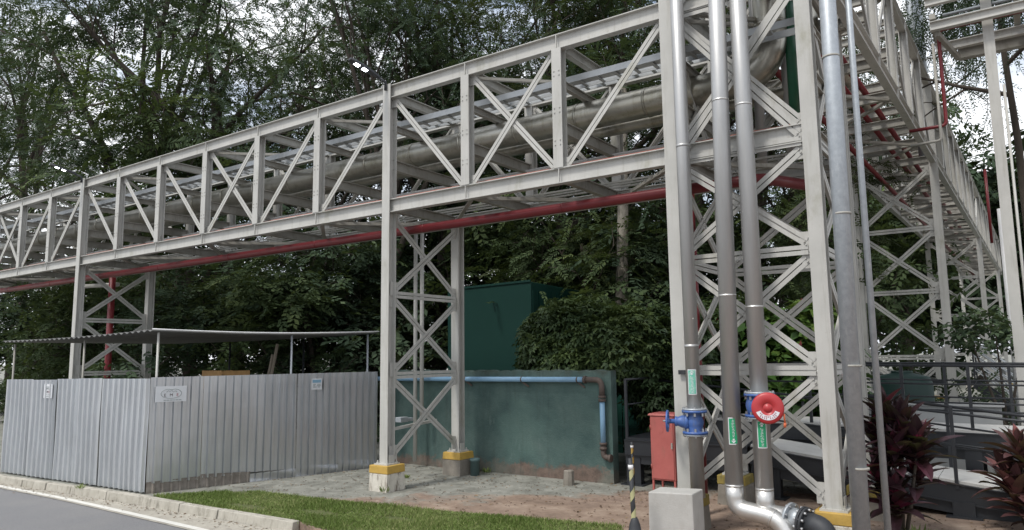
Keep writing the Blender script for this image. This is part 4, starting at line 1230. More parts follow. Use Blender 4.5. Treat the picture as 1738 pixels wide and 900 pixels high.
for yy in (20.4, 21.4):
    for h in (.25, .42, .59, .76, .95):
        MB().tube([(sx0, yy, 1.5 + h), (sx1 + .6, yy, -.3 + h)], .016, 6).build('rail', M['galv'], root)
    MB().bar((sx0, yy, 1.42), (sx1 + .6, yy, -.38), .05, .2).build('stringer', BS, root)
    for k in range(5):
        t = k / 4; MB().bar((sx0 + (sx1 + .6 - sx0) * t, yy, 1.45 - 1.8 * t), (sx0 + (sx1 + .6 - sx0) * t, yy, 2.45 - 1.8 * t), .035, .035).build('rail_post', BS, root)
for k in range(8):
    t = (k + .5) / 8; MB().box((sx0 + (sx1 + .6 - sx0) * t, 20.9, 1.45 - 1.8 * t), (.24, .98, .03)).build('tread', BS, root)
MB().box((sx0 - .7, 20.9, 1.45), (1.4, 1.1, .06)).build('landing', BS, root)
q = on_y(1521, 671, 16.6)
tag(MB().box((q.x, 16.62, q.z), (.28, .02, .26)).box((q.x, 16.66, q.z / 2), (.05, .05, q.z)).build('yellow_sign', M['yellow']), 'small yellow sign plate on a short stake beyond the ramp', 'sign')

# ------------------------------------------------------------------ right-hand pipe rack
Yk = 15.3
kc = on_y(1702, 300, Yk)
root = thing('pipe_rack', (kc.x, Yk, 0), 'tall single-column grey pipe rack at the right edge with beams high up', 'pipe rack')
zt_ = on_y(1672, -12, Yk).z
footing(root, kc.x, Yk, .35, .5, (M['footing_dark'], M['yellow_old']))
MB().ibeam((kc.x, Yk, .35), (kc.x, Yk, zt_), .17, .19, (0, -1, 0), .018, .014).build('column', STEEL, root)
for dx in (.17,):
    MB().tube([(kc.x + dx - .02, Yk - .05, .4), (kc.x + dx - .02, Yk - .05, 6.9)], .022, 8).build('conduit', STEEL, root)
bz = on_y(1590, 45, Yk - .25).z
bx0 = on_y(1578, 42, Yk - .25).x
for yy in (Yk - .28, Yk + .9):
    MB().ibeam((bx0, yy, bz), (kc.x + 7, yy, bz), .12, .17).build('beam', STEEL, root)
    MB().ibeam((bx0 - .05, yy, bz + .48), (kc.x + 7, yy, bz + .48), .11, .15).build('beam', STEEL, root)
MB().ibeam((bx0 + .35, Yk + 1.2, bz - .10), (kc.x + 7, Yk + 1.2, bz - .10), .15, .24).build('beam', M['steel_old'], root)
for x in np.arange(bx0 + .05, kc.x + 7, 1.3):
    MB().bar((x, Yk - .28, bz + .2), (x, Yk + 1.2, bz + .2), .1, .1).build('cross_beam', M['steel_old'], root)
MB().bar((bx0 + .1, Yk - .2, bz - .12), (bx0 + .35, Yk + 1.1, bz - .2), .08, .1).build('knee_brace', M['steel_old'], root)
for k in range(4):
    yy = Yk + .0 + k * .22
    pipe('thin_pipe', ['near pale pipe of those lying on the right-hand rack', 'second pale pipe lying on the right-hand rack', 'third pale pipe lying on the right-hand rack', 'rear pale pipe of those lying on the right-hand rack'][k], [(bx0 + .2, yy, bz + .285), (kc.x + 7, yy, bz + .285)], .03, M['galv'], group='pipes on the right-hand rack')
ra = on_y(1592, 52, Yk + .1)
rb = on_y(1612, 212, Yk + .1)
e2_ = f2(Yk + .3, .0, 0)
pipe('red_pipe', 'red pipe along the right-hand rack dropping to the upper bridge', [(kc.x + 7, Yk + .1, ra.z - .0), (ra.x, Yk + .1, ra.z), (ra.x, Yk + .1, rb.z), (e2_.x + .1, Yk + .1, rb.z)], .032, M['red'], .1)
pipe('thin_pipe', 'thin grey conduit beside the dropping red pipe', [(ra.x - .10, Yk + .05, bz - .2), (ra.x - .10, Yk + .05, rb.z - .28), (e2_.x + .1, Yk + .05, rb.z - .3)], .025, M['steel_old'], .06)
q = on_y(1692, 300, 18.5)
pipe('riser_pipe', 'white vertical pipe beside the far end of the upper bridge', [(q.x, 18.5, 0), (q.x, 18.5, 5.2)], .06, M['white_paint'])
q = on_y(1677, 345, 19.5)
pipe('red_riser', 'short red vertical pipe near the far right white riser', [(q.x, 19.5, 4.6), (q.x, 19.5, 6.3)], .03, M['red'])
for px, Yq, z1_, lab in ((1553, 21.5, 15, 'tall pale vent pipe rising above the upper bridge'), (1566, 22.0, 13.0, 'shorter pale vent pipe rising above the upper bridge')):
    q = on_y(px, 100, Yq)
    pipe('vent_pipe', lab, [(q.x, Yq, 7.2), (q.x, Yq, z1_)], .11 if z1_ > 14 else .09, M['galv'])
q = on_y(1720, 120, 60)
# glazed building far right
q.x += 2.5
root = thing('glazed_building', (q.x + 9, 62, 0), 'pale building with teal glazing far behind the trees at the right edge', 'building')
bx, by = q.x + 8.2, 66
MB().box((bx, by, 11), (19, 9, 22)).build('wall', M['far_facade'], root)
for j in range(6):
    for k in range(5):
        MB().box((bx - 7.4 + k * 3.7, by - 4.52, 2.6 + j * 3.4), (3.3, .1, 2.3)).build('window', M['teal_glass'], root)

# ------------------------------------------------------------------ vegetation
def rots(yaw, pitch, roll):
    cy, sy, cp, sp, cr, sr = np.cos(yaw), np.sin(yaw), np.cos(pitch), np.sin(pitch), np.cos(roll), np.sin(roll)
    z = np.zeros_like(cy); o = np.ones_like(cy)
    Rz = np.stack([np.stack([cy, -sy, z], 1), np.stack([sy, cy, z], 1), np.stack([z, z, o], 1)], 1)
    Ry = np.stack([np.stack([cp, z, sp], 1), np.stack([z, o, z], 1), np.stack([-sp, z, cp], 1)], 1)
    Rx = np.stack([np.stack([o, z, z], 1), np.stack([z, cr, -sr], 1), np.stack([z, sr, cr], 1)], 1)
    return Rz @ Ry @ Rx


def frond(pairs, L, ll, lw, droop=.25, seed=0):
    """pinnate frond along +x: two rows of leaflets"""
    r = np.random.default_rng(seed); out = []
    for k in range(pairs):
        t = (k + .6) / pairs
        b = np.array([t * L, 0, -droop * L * t * t])
        for s in (-1, 1):
            a = R_(62 - 30 * t) * s + r.normal(0, .12); l = ll * (1.05 - .45 * abs(t - .45)) * r.uniform(.85, 1.1)
            d = np.array([math.cos(a), math.sin(a), -.22 + r.normal(0, .15)]); n_ = np.array([-d[1], d[0], r.normal(0, .25)])
            out.append([b, b + d * l * .5 + n_ * lw * .5, b + d * l, b + d * l * .5 - n_ * lw * .5])
    return np.array(out)


def rosette(count, ll, lw, droop=.3, seed=0):
    """leaves radiating from one point (palmate)"""
    r = np.random.default_rng(seed); out = []
    for k in range(count):
        a = 2 * math.pi * k / count + r.normal(0, .15); l = ll * r.uniform(.8, 1.15)
        d = np.array([math.cos(a), math.sin(a), -droop + r.normal(0, .12)]); n_ = np.array([-d[1], d[0], r.normal(0, .2)])
        out.append([d * .03, d * l * .5 + n_ * lw * .5 + [0, 0, .02], d * l, d * l * .5 - n_ * lw * .5 + [0, 0, .02]])
    return np.array(out)


def scatter(protos, pos, yaw, pitch, roll, scale, tint, r):
    arrs, tints = [], []
    which = r.integers(0, len(protos), len(pos)); Rm = rots(yaw, pitch, roll)
    for k, pr in enumerate(protos):
        i = np.where(which == k)[0]
        if not len(i): continue
        q = np.einsum('nij,mkj->nmki', Rm[i], pr) * scale[i][:, None, None, None] + pos[i][:, None, None, :]
        arrs.append(q.reshape(-1, 4, 3)); tints.append((tint[i][:, None] + r.normal(0, .09, (len(i), len(pr)))).ravel())
    return np.concatenate(arrs), np.concatenate(tints)


FEATHER = [frond(11, .62, .115, .042, .3, s) for s in range(3)]
FEATHER_S = [frond(9, .75, .15, .04, .55, s) for s in range(3)]
BROADSPRAY = [frond(5, .5, .19, .085, .35, s) for s in range(3)]
PALMATE = [rosette(8, .15, .058, .35, s) for s in range(3)]
BROAD = [rosette(5, .30, .13, .35, s) for s in range(3)]


def grow(m, p, d, L, r, level, spec, rnd, tips):
    """a branch with its side branches; leaf positions are collected in tips"""
    n = 5 if level < 2 else 4
    path = [p]; dd = d.copy()
    for i in range(n):
        wob = spec['wob'] * (1 if level else .5)
        dd = (dd + V((rnd.gauss(0, wob), rnd.gauss(0, wob), rnd.gauss(0, wob * .5) + spec['lift'][level]))).normalized()
        path.append(path[-1] + dd * L / n)
    rads = [r * (1 - .62 * i / n) for i in range(n + 1)]
    m.tube(path, rads, 8 if level == 0 else (6 if level == 1 else 4), caps=False)
    last = level == spec['levels']
    if last:
        for i in range(spec.get('tipfrom', 2), n + 1): tips.append((path[i], dd.copy()))
        return
    k = spec['kids'][level]
    for j in range(k):
        t = spec['from'][level] + (1 - spec['from'][level]) * (j + rnd.random() * .8) / k
        f = min(t, .999) * n; i = int(f); q = path[i].lerp(path[i + 1], f - i)
        base = (path[i + 1] - path[i]).normalized()
        az = j * 2.4 + rnd.uniform(-.5, .5); side = base.cross(V((math.cos(az), math.sin(az), .13))).normalized()
        sp = spec['spread'][level] * rnd.uniform(.75, 1.25)
        nd = (base * math.cos(sp) + side * math.sin(sp)).normalized()
        grow(m, q, nd, L * spec['ratio'][level] * rnd.uniform(.75, 1.2) * (1.12 - .35 * t), max(rads[i] * .62, .012), level + 1, spec, rnd, tips)


def tree_meshes(seed, H, spec, protos, mat, bark, per_tip, flat, size=1.0, tint0=.42, droop=.15):
    rnd = random.Random(seed); r = np.random.default_rng(seed)
    m = MB(); tips = []
    lean = V((rnd.gauss(0, spec.get('lean', .06)), rnd.gauss(0, spec.get('lean', .06)), 1)).normalized()
    grow(m, V((0, 0, -.1)), lean, H * spec['trunk'], H * spec.get('girth', .017), 0, spec, rnd, tips)
    tp = np.array([t[0][:] for t in tips]); td = np.array([t[1][:] for t in tips])
    n = len(tp) * per_tip
    idx = np.repeat(np.arange(len(tp)), per_tip)
    sc = H * spec.get('puff', .035)
    pos = tp[idx] + r.normal(0, 1, (n, 3)) * np.array([sc, sc, sc * flat])
    yaw = np.arctan2(td[idx, 1], td[idx, 0]) + r.normal(0, 1.2, n)
    pitch = r.normal(droop, .35, n); roll = r.normal(0, .45, n)
    clump = r.normal(0, .16, len(tp))[idx]
    arr, tint = scatter(protos, pos, yaw, pitch, roll, r.uniform(.75, 1.25, n) * size, tint0 + clump, r)
    top = float(np.percentile(arr[:, :, 2], 99.5))
    return m, arr, tint, top


S_SPREAD = dict(levels=3, kids=[7, 4, 3], ratio=[.62, .55, .5], spread=[.75, .75, .8], lift=[.02, .07, -.01, -.05], wob=.10, trunk=.62, girth=.019, puff=.040, tipfrom=4)
S_LACY = dict(levels=3, kids=[8, 4, 3], ratio=[.46, .55, .5], spread=[.55, .7, .8], lift=[.02, .10, .02, -.05], wob=.11, trunk=.76, girth=.016, puff=.032, tipfrom=4)
S_DENSE = dict(levels=3, kids=[9, 5, 3], ratio=[.46, .55, .55], spread=[.8, .8, .9], lift=[.02, .05, .0, -.08], wob=.10, trunk=.78, girth=.015, puff=.042, tipfrom=3)
S_LOW = dict(levels=3, kids=[7, 5, 3], ratio=[.60, .6, .6], spread=[.9, .8, .9], lift=[.02, .03, .0, -.08], wob=.12, trunk=.70, girth=.018, puff=.055)
S_FORK = dict(levels=3, kids=[5, 4, 4], ratio=[1.0, .5, .5], spread=[.42, .7, .8], lift=[.02, .07, .0, -.05], wob=.10, trunk=.42, girth=.019, puff=.040, lean=.02, tipfrom=4)
S_HIGH = dict(levels=3, kids=[7, 5, 3], ratio=[.32, .55, .55], spread=[1.0, .8, .9], lift=[.02, .02, -.03, -.14], wob=.10, trunk=.84, girth=.011, puff=.026, lean=.02)
for s_ in (S_SPREAD, S_LACY): s_['from'] = [.42, .30, .2, 0]
S_DENSE['from'] = [.38, .25, .2, 0]; S_LOW['from'] = [.12, .2, .2, 0]; S_FORK['from'] = [.55, .40, .25, 0]; S_HIGH['from'] = [.68, .25, .2, 0]


PROTO = {}


def proto(key, *a, **k):
    m, arr, tint, top = tree_meshes(*a, **k); PROTO[key] = (m, arr, tint, top, a[4], a[5]); return key


proto('spread', 11, 15, S_SPREAD, FEATHER, M['leaf'], M['bark'], 35, .28, size=.93)
proto('spread_b', 29, 15, S_SPREAD, FEATHER, M['leaf_cool'], M['bark'], 35, .28, size=.93)
proto('lacy', 12, 16, S_LACY, FEATHER, M['leaf_olive'], M['bark'], 19, .36, size=.82)
proto('lacy_b', 41, 16, S_LACY, FEATHER, M['leaf'], M['bark'], 19, .36, size=.82)
proto('dense', 13, 14, S_DENSE, FEATHER, M['leaf_olive'], M['bark'], 11, .4)
proto('dense_b', 57, 14, S_DENSE, FEATHER, M['leaf_cool'], M['bark'], 11, .4)
proto('weep', 14, 13, S_DENSE, FEATHER_S, M['leaf_cool'], M['bark'], 4, .9, droop=.6, tint0=.25)
proto('fork', 21, 16, S_FORK, FEATHER, M['leaf_cool'], M['bark'], 28, .28, size=.9)
proto('high', 23, 14, S_HIGH, FEATHER_S, M['leaf_cool'], M['bark'], 9, .7, size=.8, droop=.6, tint0=.2)
proto('low', 15, 6, S_LOW, BROADSPRAY, M['leaf_cool'], M['bark'], 4, .6, tint0=.4)
proto('low_b', 16, 6, S_LOW, FEATHER, M['leaf'], M['bark'], 4, .6, size=.9, tint0=.45)
proto('low_c', 17, 6, S_LOW, BROADSPRAY, M['leaf'], M['bark'], 4, .6, tint0=.35)
MADE = {}


def plant(name, key, loc, H, rz, label, cat='tree', widen=1.0):
    m, arr, tint, top, lm, bm = PROTO[key]
    s = H / top
    root = thing(name, loc, label, cat, 'trees behind the bridge' if cat == 'tree' else 'shrubs below the trees')
    root['base_point'] = (0, 0, 0)
    if key == 'high':                  # its twigs are cut back where the bridge passes
        c_ = arr.mean(1); ca_, sa_ = math.cos(rz), math.sin(rz)
        wx = loc[0] + (c_[:, 0] * ca_ - c_[:, 1] * sa_) * s * widen; wz = c_[:, 2] * s
        keep_ = (wx > -.80) | (wz > 9.6); arr, tint = arr[keep_], tint[keep_]
    if key not in MADE:
        tk = m.build('trunk', bm, root); cr = quads_object('crown', arr, tint, lm, root)
        MADE[key] = (tk, cr)
    else:
        for src in MADE[key]:
            c = src.copy(); COL.objects.link(c); c.parent = root
    root.rotation_euler = (0, 0, rz); root.scale = (s * widen, s * widen, s)
    return root


TREES = [  # image column, world depth, height, kind, turn, widen, label
    (-70, 15.5, 19, 'spread', .3, 1.0, 'broad feathery tree at the left edge of the photo above the far lamp'),
    (45, 17.5, 24, 'lacy_b', 1.9, .95, 'lacy tree over the far left lamp, sky showing through its top'),
    (165, 15.8, 15, 'spread_b', 4.0, 1.0, 'bushy bluish-green tree just right of the far left lamp'),
    (245, 16.5, 25, 'fork', 2.2, .95, 'tall feathery tree with a forking dark trunk above the left third of the bridge'),
    (330, 15.6, 14, 'low_b', 1.0, .9, 'lower bright green tree crown behind the left third of the bridge'),
    (405, 17.2, 19.5, 'spread_b', 5.3, .9, 'rounded feathery tree left of the open patch of sky'),
    (515, 16.2, 13.2, 'dense_b', .8, .9, 'shorter dark tree standing right beneath the open patch of sky'),
    (668, 17.0, 17.5, 'fork', 4.9, .8, 'thin-leaved olive tree above the middle lamp'),
    (735, 19.0, 19, 'lacy_b', .2, 1.05, 'tall see-through tree right of the middle lamp'),
    (845, 23.5, 19.0, 'dense', 3.6, 1.0, 'dense olive tree above the dark green cabin'),
    (960, 20.5, 18, 'lacy', 5.0, 1.0, 'many-branched olive tree right above the round bush'),
    (1060, 19.5, 16, 'dense_b', 1.4, 1.0, 'dark tree above the pale blotched trunk'),
    (1170, 21.0, 17, 'lacy_b', 4.4, 1.0, 'tree behind the left front column of the corner tower'),
    (1300, 22.0, 13, 'dense', 2.5, 1.0, 'olive tree behind the two broad stainless pipes'),
    (1535, 72, 34, 'weep', .5, .9, 'dark drooping tree behind the vent pipes over the upper bridge'),
    (1758, 18.6, 13.8, 'high', 2.0, .80, 'drooping dark-leaved tree at the right edge behind the rack column'),
    (1660, 62, 13, 'lacy_b', 3.0, 1.0, 'small pale tree far off below the drooping right-hand tree'),
]
for px, Yd, H, key, rz, wd, lab in TREES: plant('tree', key, spot(px, Yd), H, rz, lab, 'tree', wd)
SHRUBS = [
    (30, 14.6, 6.6, 'low', .4, 1.1, 'leafy dark shrub at the far left below the red main'),
    (150, 13.6, 6.0, 'low_c', 2.4, 1.1, 'shaded shrub standing behind the far two-legged tower'),
    (265, 14.6, 6.0, 'low_b', 1.2, 1.1, 'feathery shrub just right of the far two-legged tower'),
    (350, 13.4, 5.3, 'low', 3.3, 1.15, 'pale-leaved broad shrub above the tan crate'),
    (440, 14.2, 5.8, 'low_b', 5.1, 1.1, 'bright-tipped shrub above the leaning planks'),
    (545, 14.6, 5.6, 'low_c', .9, 1.1, 'dark shrub behind the right half of the shed roof'),
    (615, 16.2, 6.8, 'low', 4.2, 1.0, 'shrub just left of the middle tower'),
    (712, 20.0, 6.2, 'low_b', 2.0, .8, 'shrub glimpsed between the legs of the middle tower'),
    (850, 20.8, 8.0, 'low_c', 1.7, 1.0, 'leafy shrub rising over the dark green cabin roof'),
    (962, 20.6, 6.6, 'low', .1, .95, 'shrub between the dark green cabin and the pale blotched trunk'),
    (1000, 19.0, 7.8, 'low_b', 2.9, .95, 'feathery shrub left of the pale blotched trunk, under the red main'),
    (1110, 18.0, 7.0, 'low_c', 4.8, .95, 'dark shrub right of the pale blotched trunk'),
    (1200, 19.0, 6.0, 'low', 3.6, 1.0, 'shrub behind the red riser of the corner tower'),
    (1335, 21.0, 7.0, 'low_b', 1.1, 1.0, 'shrub behind the crossing braces of the corner tower'),
    (1440, 36.0, 11, 'low_c', 2.2, .8, 'tall shrub behind the galvanised downpipe'),
    (1545, 60.0, 19.0, 'low', 5.5, .7, 'tall shrub behind the nearest braced tower of the upper bridge'),
]
for px, Yd, H, key, rz, wd, lab in SHRUBS: plant('shrub', key, spot(px, Yd), H, rz, lab, 'shrub', wd)

# the wood behind: one dark mass, its shade put into the leaf colour
rw = np.random.default_rng(77); arrs, tints = [], []
wood_tr = MB()
for k in range(30):
    px = -120 + 1850 * (k + rw.uniform(0, .6)) / 30
    Yd = rw.uniform(24, 34) if k % 2 else rw.uniform(21, 26)
    key = ['spread', 'dense', 'dense_b', 'low', 'low_c'][k % 5]
    _, arr, tint, top, _, _ = PROTO[key]
    H = rw.uniform(9, 13) if key.startswith(('sp', 'de')) else rw.uniform(6.5, 9)
    if px > 1400: H *= .8; Yd += 10
    s = H / top; a = rw.uniform(0, 6.28); pos = spot(px, Yd)
    if px > 1560 or (px > 1250 and pos.x > -9): continue
    sub = arr[rw.random(len(arr)) < .30]
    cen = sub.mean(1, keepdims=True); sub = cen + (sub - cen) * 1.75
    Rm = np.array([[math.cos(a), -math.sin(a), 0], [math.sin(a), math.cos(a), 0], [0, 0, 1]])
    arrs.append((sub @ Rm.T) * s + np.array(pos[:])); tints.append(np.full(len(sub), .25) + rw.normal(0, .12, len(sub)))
    wood_tr.tube([pos, pos + V((rw.normal(0, .3), 0, H * .35)), pos + V((rw.normal(0, .6), 0, H * .7))], [.22, .16, .08], 7)
for px, Yd, H in ((1395, 48, 14), (1440, 60, 16), (1480, 66, 17), (1515, 75, 17), (1545, 82, 16), (1575, 95, 15), (1610, 110, 13), (1625, 105, 21), (1655, 90, 24), (1690, 80, 19), (1715, 70, 17), (1745, 60, 17)):
    for key in ('low', 'dense_b'):
        _, arr, tint, top, _, _ = PROTO[key]
        s = H * rw.uniform(.8, 1.05) / top; a = rw.uniform(0, 6.28); pos = spot(px + rw.uniform(-12, 12), Yd)
        sub = arr[rw.random(len(arr)) < .25]; cen = sub.mean(1, keepdims=True); sub = cen + (sub - cen) * 1.8
        Rm = np.array([[math.cos(a), -math.sin(a), 0], [math.sin(a), math.cos(a), 0], [0, 0, 1]])
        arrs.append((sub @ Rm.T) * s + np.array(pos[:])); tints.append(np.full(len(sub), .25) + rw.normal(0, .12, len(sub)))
wood = quads_object('forest', np.concatenate(arrs), np.concatenate(tints), M['leaf_shaded'])
tag(wood, 'dark wood closing the view behind the single trees', 'forest', kind='stuff')
tag(wood_tr.build('forest_trunks', M['bark'], loc=(0, 0, 0)), 'dim trunks inside the dark wood', 'forest', kind='stuff')
# low undergrowth below the trees, in the same shade-darkened leaf colour
nU = 5200
ux = rw.uniform(-44, 6, nU); uy = 12.6 + rw.gamma(2.2, 2.6, nU) + np.maximum(0, ux + 9) * .55
uz = np.abs(rw.normal(0, .5, nU)) + .1
okk = ~((ux > -12.6) & (ux < -9.2) & (uy > 14.2) & (uy < 18.3)) & (uy > 12.4 + np.maximum(0, ux + 6.5) * 1.0)
P3 = np.stack([ux, uy, uz], 1)[okk]; nU = len(P3)
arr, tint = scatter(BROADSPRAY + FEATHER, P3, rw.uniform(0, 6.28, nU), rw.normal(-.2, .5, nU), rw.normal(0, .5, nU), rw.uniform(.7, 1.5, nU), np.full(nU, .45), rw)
tag(quads_object('undergrowth', arr, tint, M['leaf_shaded']), 'low undergrowth on the shaded ground below the trees', 'undergrowth', kind='stuff')


def bush(name, label, cen, rad, n, protos, mat, size, tint0, seed, stems=7, lobes=9, top_bright=0.0, base=None, bark=None, cat='shrub', lift=.3):
    r = np.random.default_rng(seed); rnd = random.Random(seed)
    cen = V(cen); b = V(base) if base else V((cen.x, cen.y, 0))
    root = thing(name, b, label, cat)
    L = []
    for k in range(lobes):
        a = k * 2.4; zz_ = -0.5 + 1.35 * (k + .5) / lobes; rr = math.sqrt(max(.05, 1 - min(1, abs(zz_)) ** 2)) * .62
        L.append((np.array([math.cos(a) * rr, math.sin(a) * rr, zz_ * .7]), r.uniform(.36, .54)))
    pos, nor, cl = [], [], []
    while len(pos) < n:
        k = int(r.integers(0, lobes)); d = r.normal(0, 1, 3); d /= np.linalg.norm(d)
        p = L[k][0] + d * L[k][1] * (r.uniform(1.05, 1.38) if r.random() < .06 else r.uniform(.72, 1.06))
        if r.random() < .75 and any(np.linalg.norm(p - q[0]) < q[1] * .75 for q in L): continue
        pos.append(p * np.array(rad) + np.array(cen[:])); nor.append(d); cl.append((k * 37 % 11) / 11 - .5)
    pos = np.array(pos); nor = np.array(nor); cl = np.array(cl)
    ok = pos[:, 2] > .05; pos, nor, cl = pos[ok], nor[ok], cl[ok]; n = len(pos)
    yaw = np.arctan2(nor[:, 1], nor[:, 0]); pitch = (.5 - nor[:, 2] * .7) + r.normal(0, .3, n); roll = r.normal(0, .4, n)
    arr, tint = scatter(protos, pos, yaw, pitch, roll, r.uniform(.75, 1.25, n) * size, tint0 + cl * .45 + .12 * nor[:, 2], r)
    quads_object('foliage', arr, tint, mat, root, tuple(b))
    m = MB()
    for k in range(stems):
        q = L[k % lobes][0] * np.array(rad) * .9 + np.array(cen[:]); q = V(q)
        s0 = b + V((rnd.gauss(0, .12), rnd.gauss(0, .12), -.05)); mid = s0.lerp(q, .5) + V((rnd.gauss(0, .12), rnd.gauss(0, .12), .1))
        m.tube([s0, mid, q], [.04, .03, .012], 6)
    m.build('stems', bark or M['bark'], root)
    return root


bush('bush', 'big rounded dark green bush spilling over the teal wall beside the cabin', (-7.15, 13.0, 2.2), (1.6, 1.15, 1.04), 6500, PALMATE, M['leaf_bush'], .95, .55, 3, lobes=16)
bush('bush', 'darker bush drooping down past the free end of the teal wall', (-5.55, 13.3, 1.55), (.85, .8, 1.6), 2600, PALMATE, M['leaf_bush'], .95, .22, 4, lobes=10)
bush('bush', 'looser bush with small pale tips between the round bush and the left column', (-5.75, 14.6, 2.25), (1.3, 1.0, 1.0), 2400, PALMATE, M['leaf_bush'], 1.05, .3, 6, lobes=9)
# broad-leaved garden plants inside the corner tower
q = spot(1300, 13.9)
g = bush('garden_shrub', 'broad bright-leaved garden shrub with red flowers seen through the corner tower', (q.x, 15.0, 1.8), (1.5, .9, 1.5), 900, BROAD, M['leaf_broad'], 1.0, .45, 8, lobes=9)
for (px, py) in ((1218, 550), (1366, 512), (1352, 588)):
    c = on_y(px, py, 14.15); m = MB()
    for k in range(4):
        m.frustum(c + V((random.gauss(0, .035), random.gauss(0, .03), .045 * k - .12)), (.035, .03), (.012, .012), .09, random.uniform(0, 3))
    m.build('flower', M['flower_red'], g)
q = spot(1215, 14.6)
bush('garden_shrub', 'second broad-leaved shrub behind the red riser in the corner tower', (q.x, 15.4, 1.7), (.9, .8, 1.3), 420, BROAD, M['leaf_broad'], 1.0, .35, 9, lobes=7)
q = spot(1678, 17.2)
bush('young_tree', 'small young tree with pale round leaves beyond the ramp at the right', (q.x + .1, 17.2, 2.5), (1.0, .8, .55), 230, [rosette(5, .13, .085, .3, s) for s in range(3)], M['leaf_cool'], 1.0, .62, 10, stems=4, lobes=8, base=(q.x + .3, 17.2, 0), cat='tree')
# pale blotched trunk with palm-like fronds
q0 = on_y(1055, 520, 17.0); q1 = on_y(1056, 345, 17.0)
root = thing('palm_tree', (q0.x, 17.0, 0), 'slim tree with a pale blotched trunk and a few palm-like fronds', 'tree')
MB().tube([(q0.x - .06, 17, -.05), (q0.x, 17, q0.z), (q1.x, 17.05, q1.z), (q1.x + .1, 17.1, q1.z + 3.2)], [.19, .165, .14, .10], 14).build('trunk', M['bark_pale'], root)
rp = np.random.default_rng(3); fr = [frond(16, 1.5, .34, .05, .35, s) for s in range(3)]
cp = np.array([[q1.x + .0, 17.0, on_y(1055, 420, 17).z]] * 5 + [[q1.x + .1, 17.1, q1.z + 3.2]] * 12)
a_, t_ = scatter(fr, cp, np.concatenate([np.array([3.4, 3.9, .2, 5.6, 2.7]), rp.uniform(0, 6.28, 12)]), np.concatenate([np.full(5, .15), rp.uniform(-.6, .5, 12)]), rp.normal(0, .3, 17), np.concatenate([np.full(5, .75), np.full(12, 1.2)]), np.full(17, .6), rp)
quads_object('fronds', a_, t_, M['leaf_cool'], root, (q0.x, 17.0, 0))


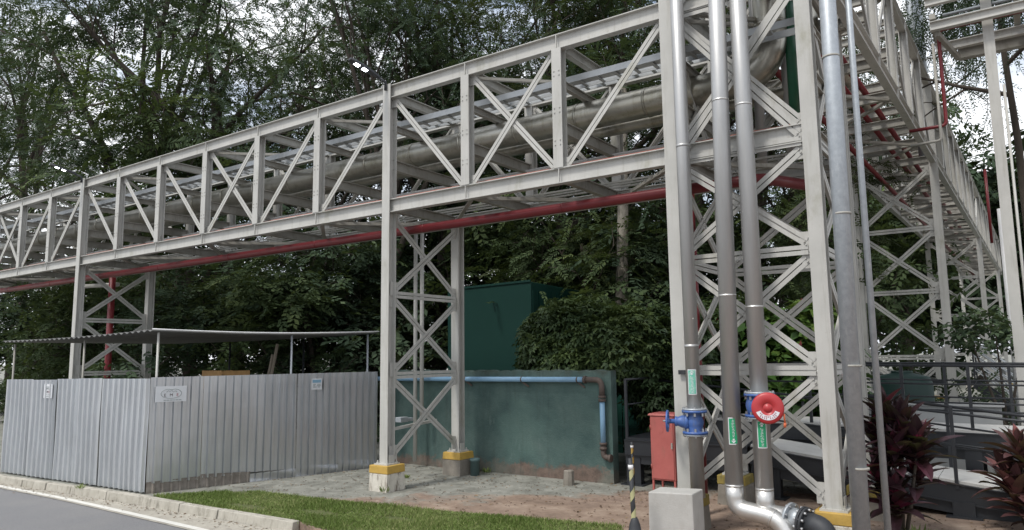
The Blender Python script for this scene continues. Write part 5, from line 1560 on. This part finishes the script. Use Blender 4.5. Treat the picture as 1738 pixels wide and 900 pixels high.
# wine-red cordyline plants
def cordyline(label, base, heads, mat, seed, leaf_len=.41, leaf_w=.125):
    r = random.Random(seed); base = V(base)
    root = thing('cordyline', base, label, 'plant')
    st = MB(); fo_v = []; fo_t = []
    for (dx, dy, h) in heads:
        top = base + V((dx, dy, h))
        st.tube([base + V((dx * .15, dy * .15, -.03)), base + V((dx * .6, dy * .6, h * .5)), top], [.024, .02, .016], 7)
        for k in range(24):
            az = k * 2.4 + r.uniform(-.25, .25); t = k / 23
            el = R_(82 - 78 * t + r.uniform(-12, 12)); L = leaf_len * r.uniform(.75, 1.2) * (.7 + .5 * min(1, t * 2)); W = leaf_w * r.uniform(.8, 1.2)
            p = top + V((0, 0, .07 - .24 * t)); d = V((math.cos(az) * math.cos(el), math.sin(az) * math.cos(el), math.sin(el)))
            side = d.cross(UP).normalized()
            prev = None; tw = r.uniform(-.5, .5); tn = r.gauss(.32, .16)
            for i in range(7):
                u_ = i / 6; wd_ = W * (math.sin(math.pi * (.08 + .92 * u_) ** .8) ** .8 if u_ < 1 else 0) * .5 + .008 * (1 - u_)
                nrm = side.cross(d).normalized(); s2_ = side * math.cos(tw * u_) + nrm * math.sin(tw * u_)
                cur = (p - s2_ * wd_ + nrm * wd_ * .35, p.copy(), p + s2_ * wd_ + nrm * wd_ * .35)
                if prev:
                    fo_v.append([prev[0], prev[1], cur[1], cur[0]]); fo_v.append([prev[1], prev[2], cur[2], cur[1]])
                    tt = tn + (.55 if u_ < .4 else 0) * (1 - t) ; fo_t += [tt, tt + .05]
                prev = cur
                p = p + d * L / 6
                d = (d + V((0, 0, -.09 - .07 * u_))).normalized()
    st.build('stem', M['bark'], root)
    quads_object('leaves', np.array([[list(c) for c in q] for q in fo_v]), np.array(fo_t), mat, root, tuple(base))
    return root


q = spot(1512, 10.1)
cordyline('wine-red leafy plant beside the galvanised downpipe', (q.x, 9.75, 0), [(-.12, .1, 1.42), (.10, -.02, 1.28), (.02, -.15, 1.02), (-.18, -.1, .72), (.2, .1, .78), (.05, .1, 1.25), (-.2, .15, 1.15), (.0, -.2, .5), (.25, -.05, 1.1)], M['leaf_wine'], 5)
q = on_z(1752, 905)
cordyline('dusty reddish leafy plant cut off by the right edge of the photo', (q.x, q.y, 0), [(-.05, .0, .95), (.1, .1, .75), (-.12, -.1, .45), (.05, -.15, .3), (-.2, .1, .62)], M['leaf_pinkish'], 8)


def tuft(label, base, n, h, seed):
    r = np.random.default_rng(seed); b = np.array(base)
    a = r.uniform(0, 6.28, n); rr = np.abs(r.normal(0, h * .45, n)); L = r.uniform(.5, 1, n) * h; wv = h * .07
    p0 = np.stack([b[0] + np.cos(a) * rr, b[1] + np.sin(a) * rr, np.full(n, .0)], 1)
    o = np.stack([np.cos(a) * L * .6, np.sin(a) * L * .6, L], 1); s = np.stack([-np.sin(a), np.cos(a), np.zeros(n)], 1) * wv
    arr = np.stack([p0 - s, p0 + o * .55 + s * .8, p0 + o, p0 + o * .5 - s * 1.2], 1)
    return tag(quads_object('weed', arr, r.normal(.6, .15, n), M['grass'], None, tuple(base)), label, 'weed', 'weeds on the yard')


b = on_z(652, 836); tuft('green weed at the front corner of the middle footing', (b.x, b.y, 0), 40, .14, 1)
b = on_z(146, 840, -.11); tuft('small weed growing out of the kerb joint below the road-side sheets', (b.x, b.y - .10, 0), 30, .11, 2)
b = on_z(825, 803); tuft('small weed beside the short teal pipe stub', (b.x, b.y, 0), 40, .12, 3)
b = on_z(690, 812); tuft('low weed between the two footings of the middle tower', (b.x, b.y, 0), 40, .09, 4)
b = spot(1530, 9.75); tuft('dry grassy tuft at the foot of the wine-red plant', (b.x, b.y, 0), 110, .22, 5)
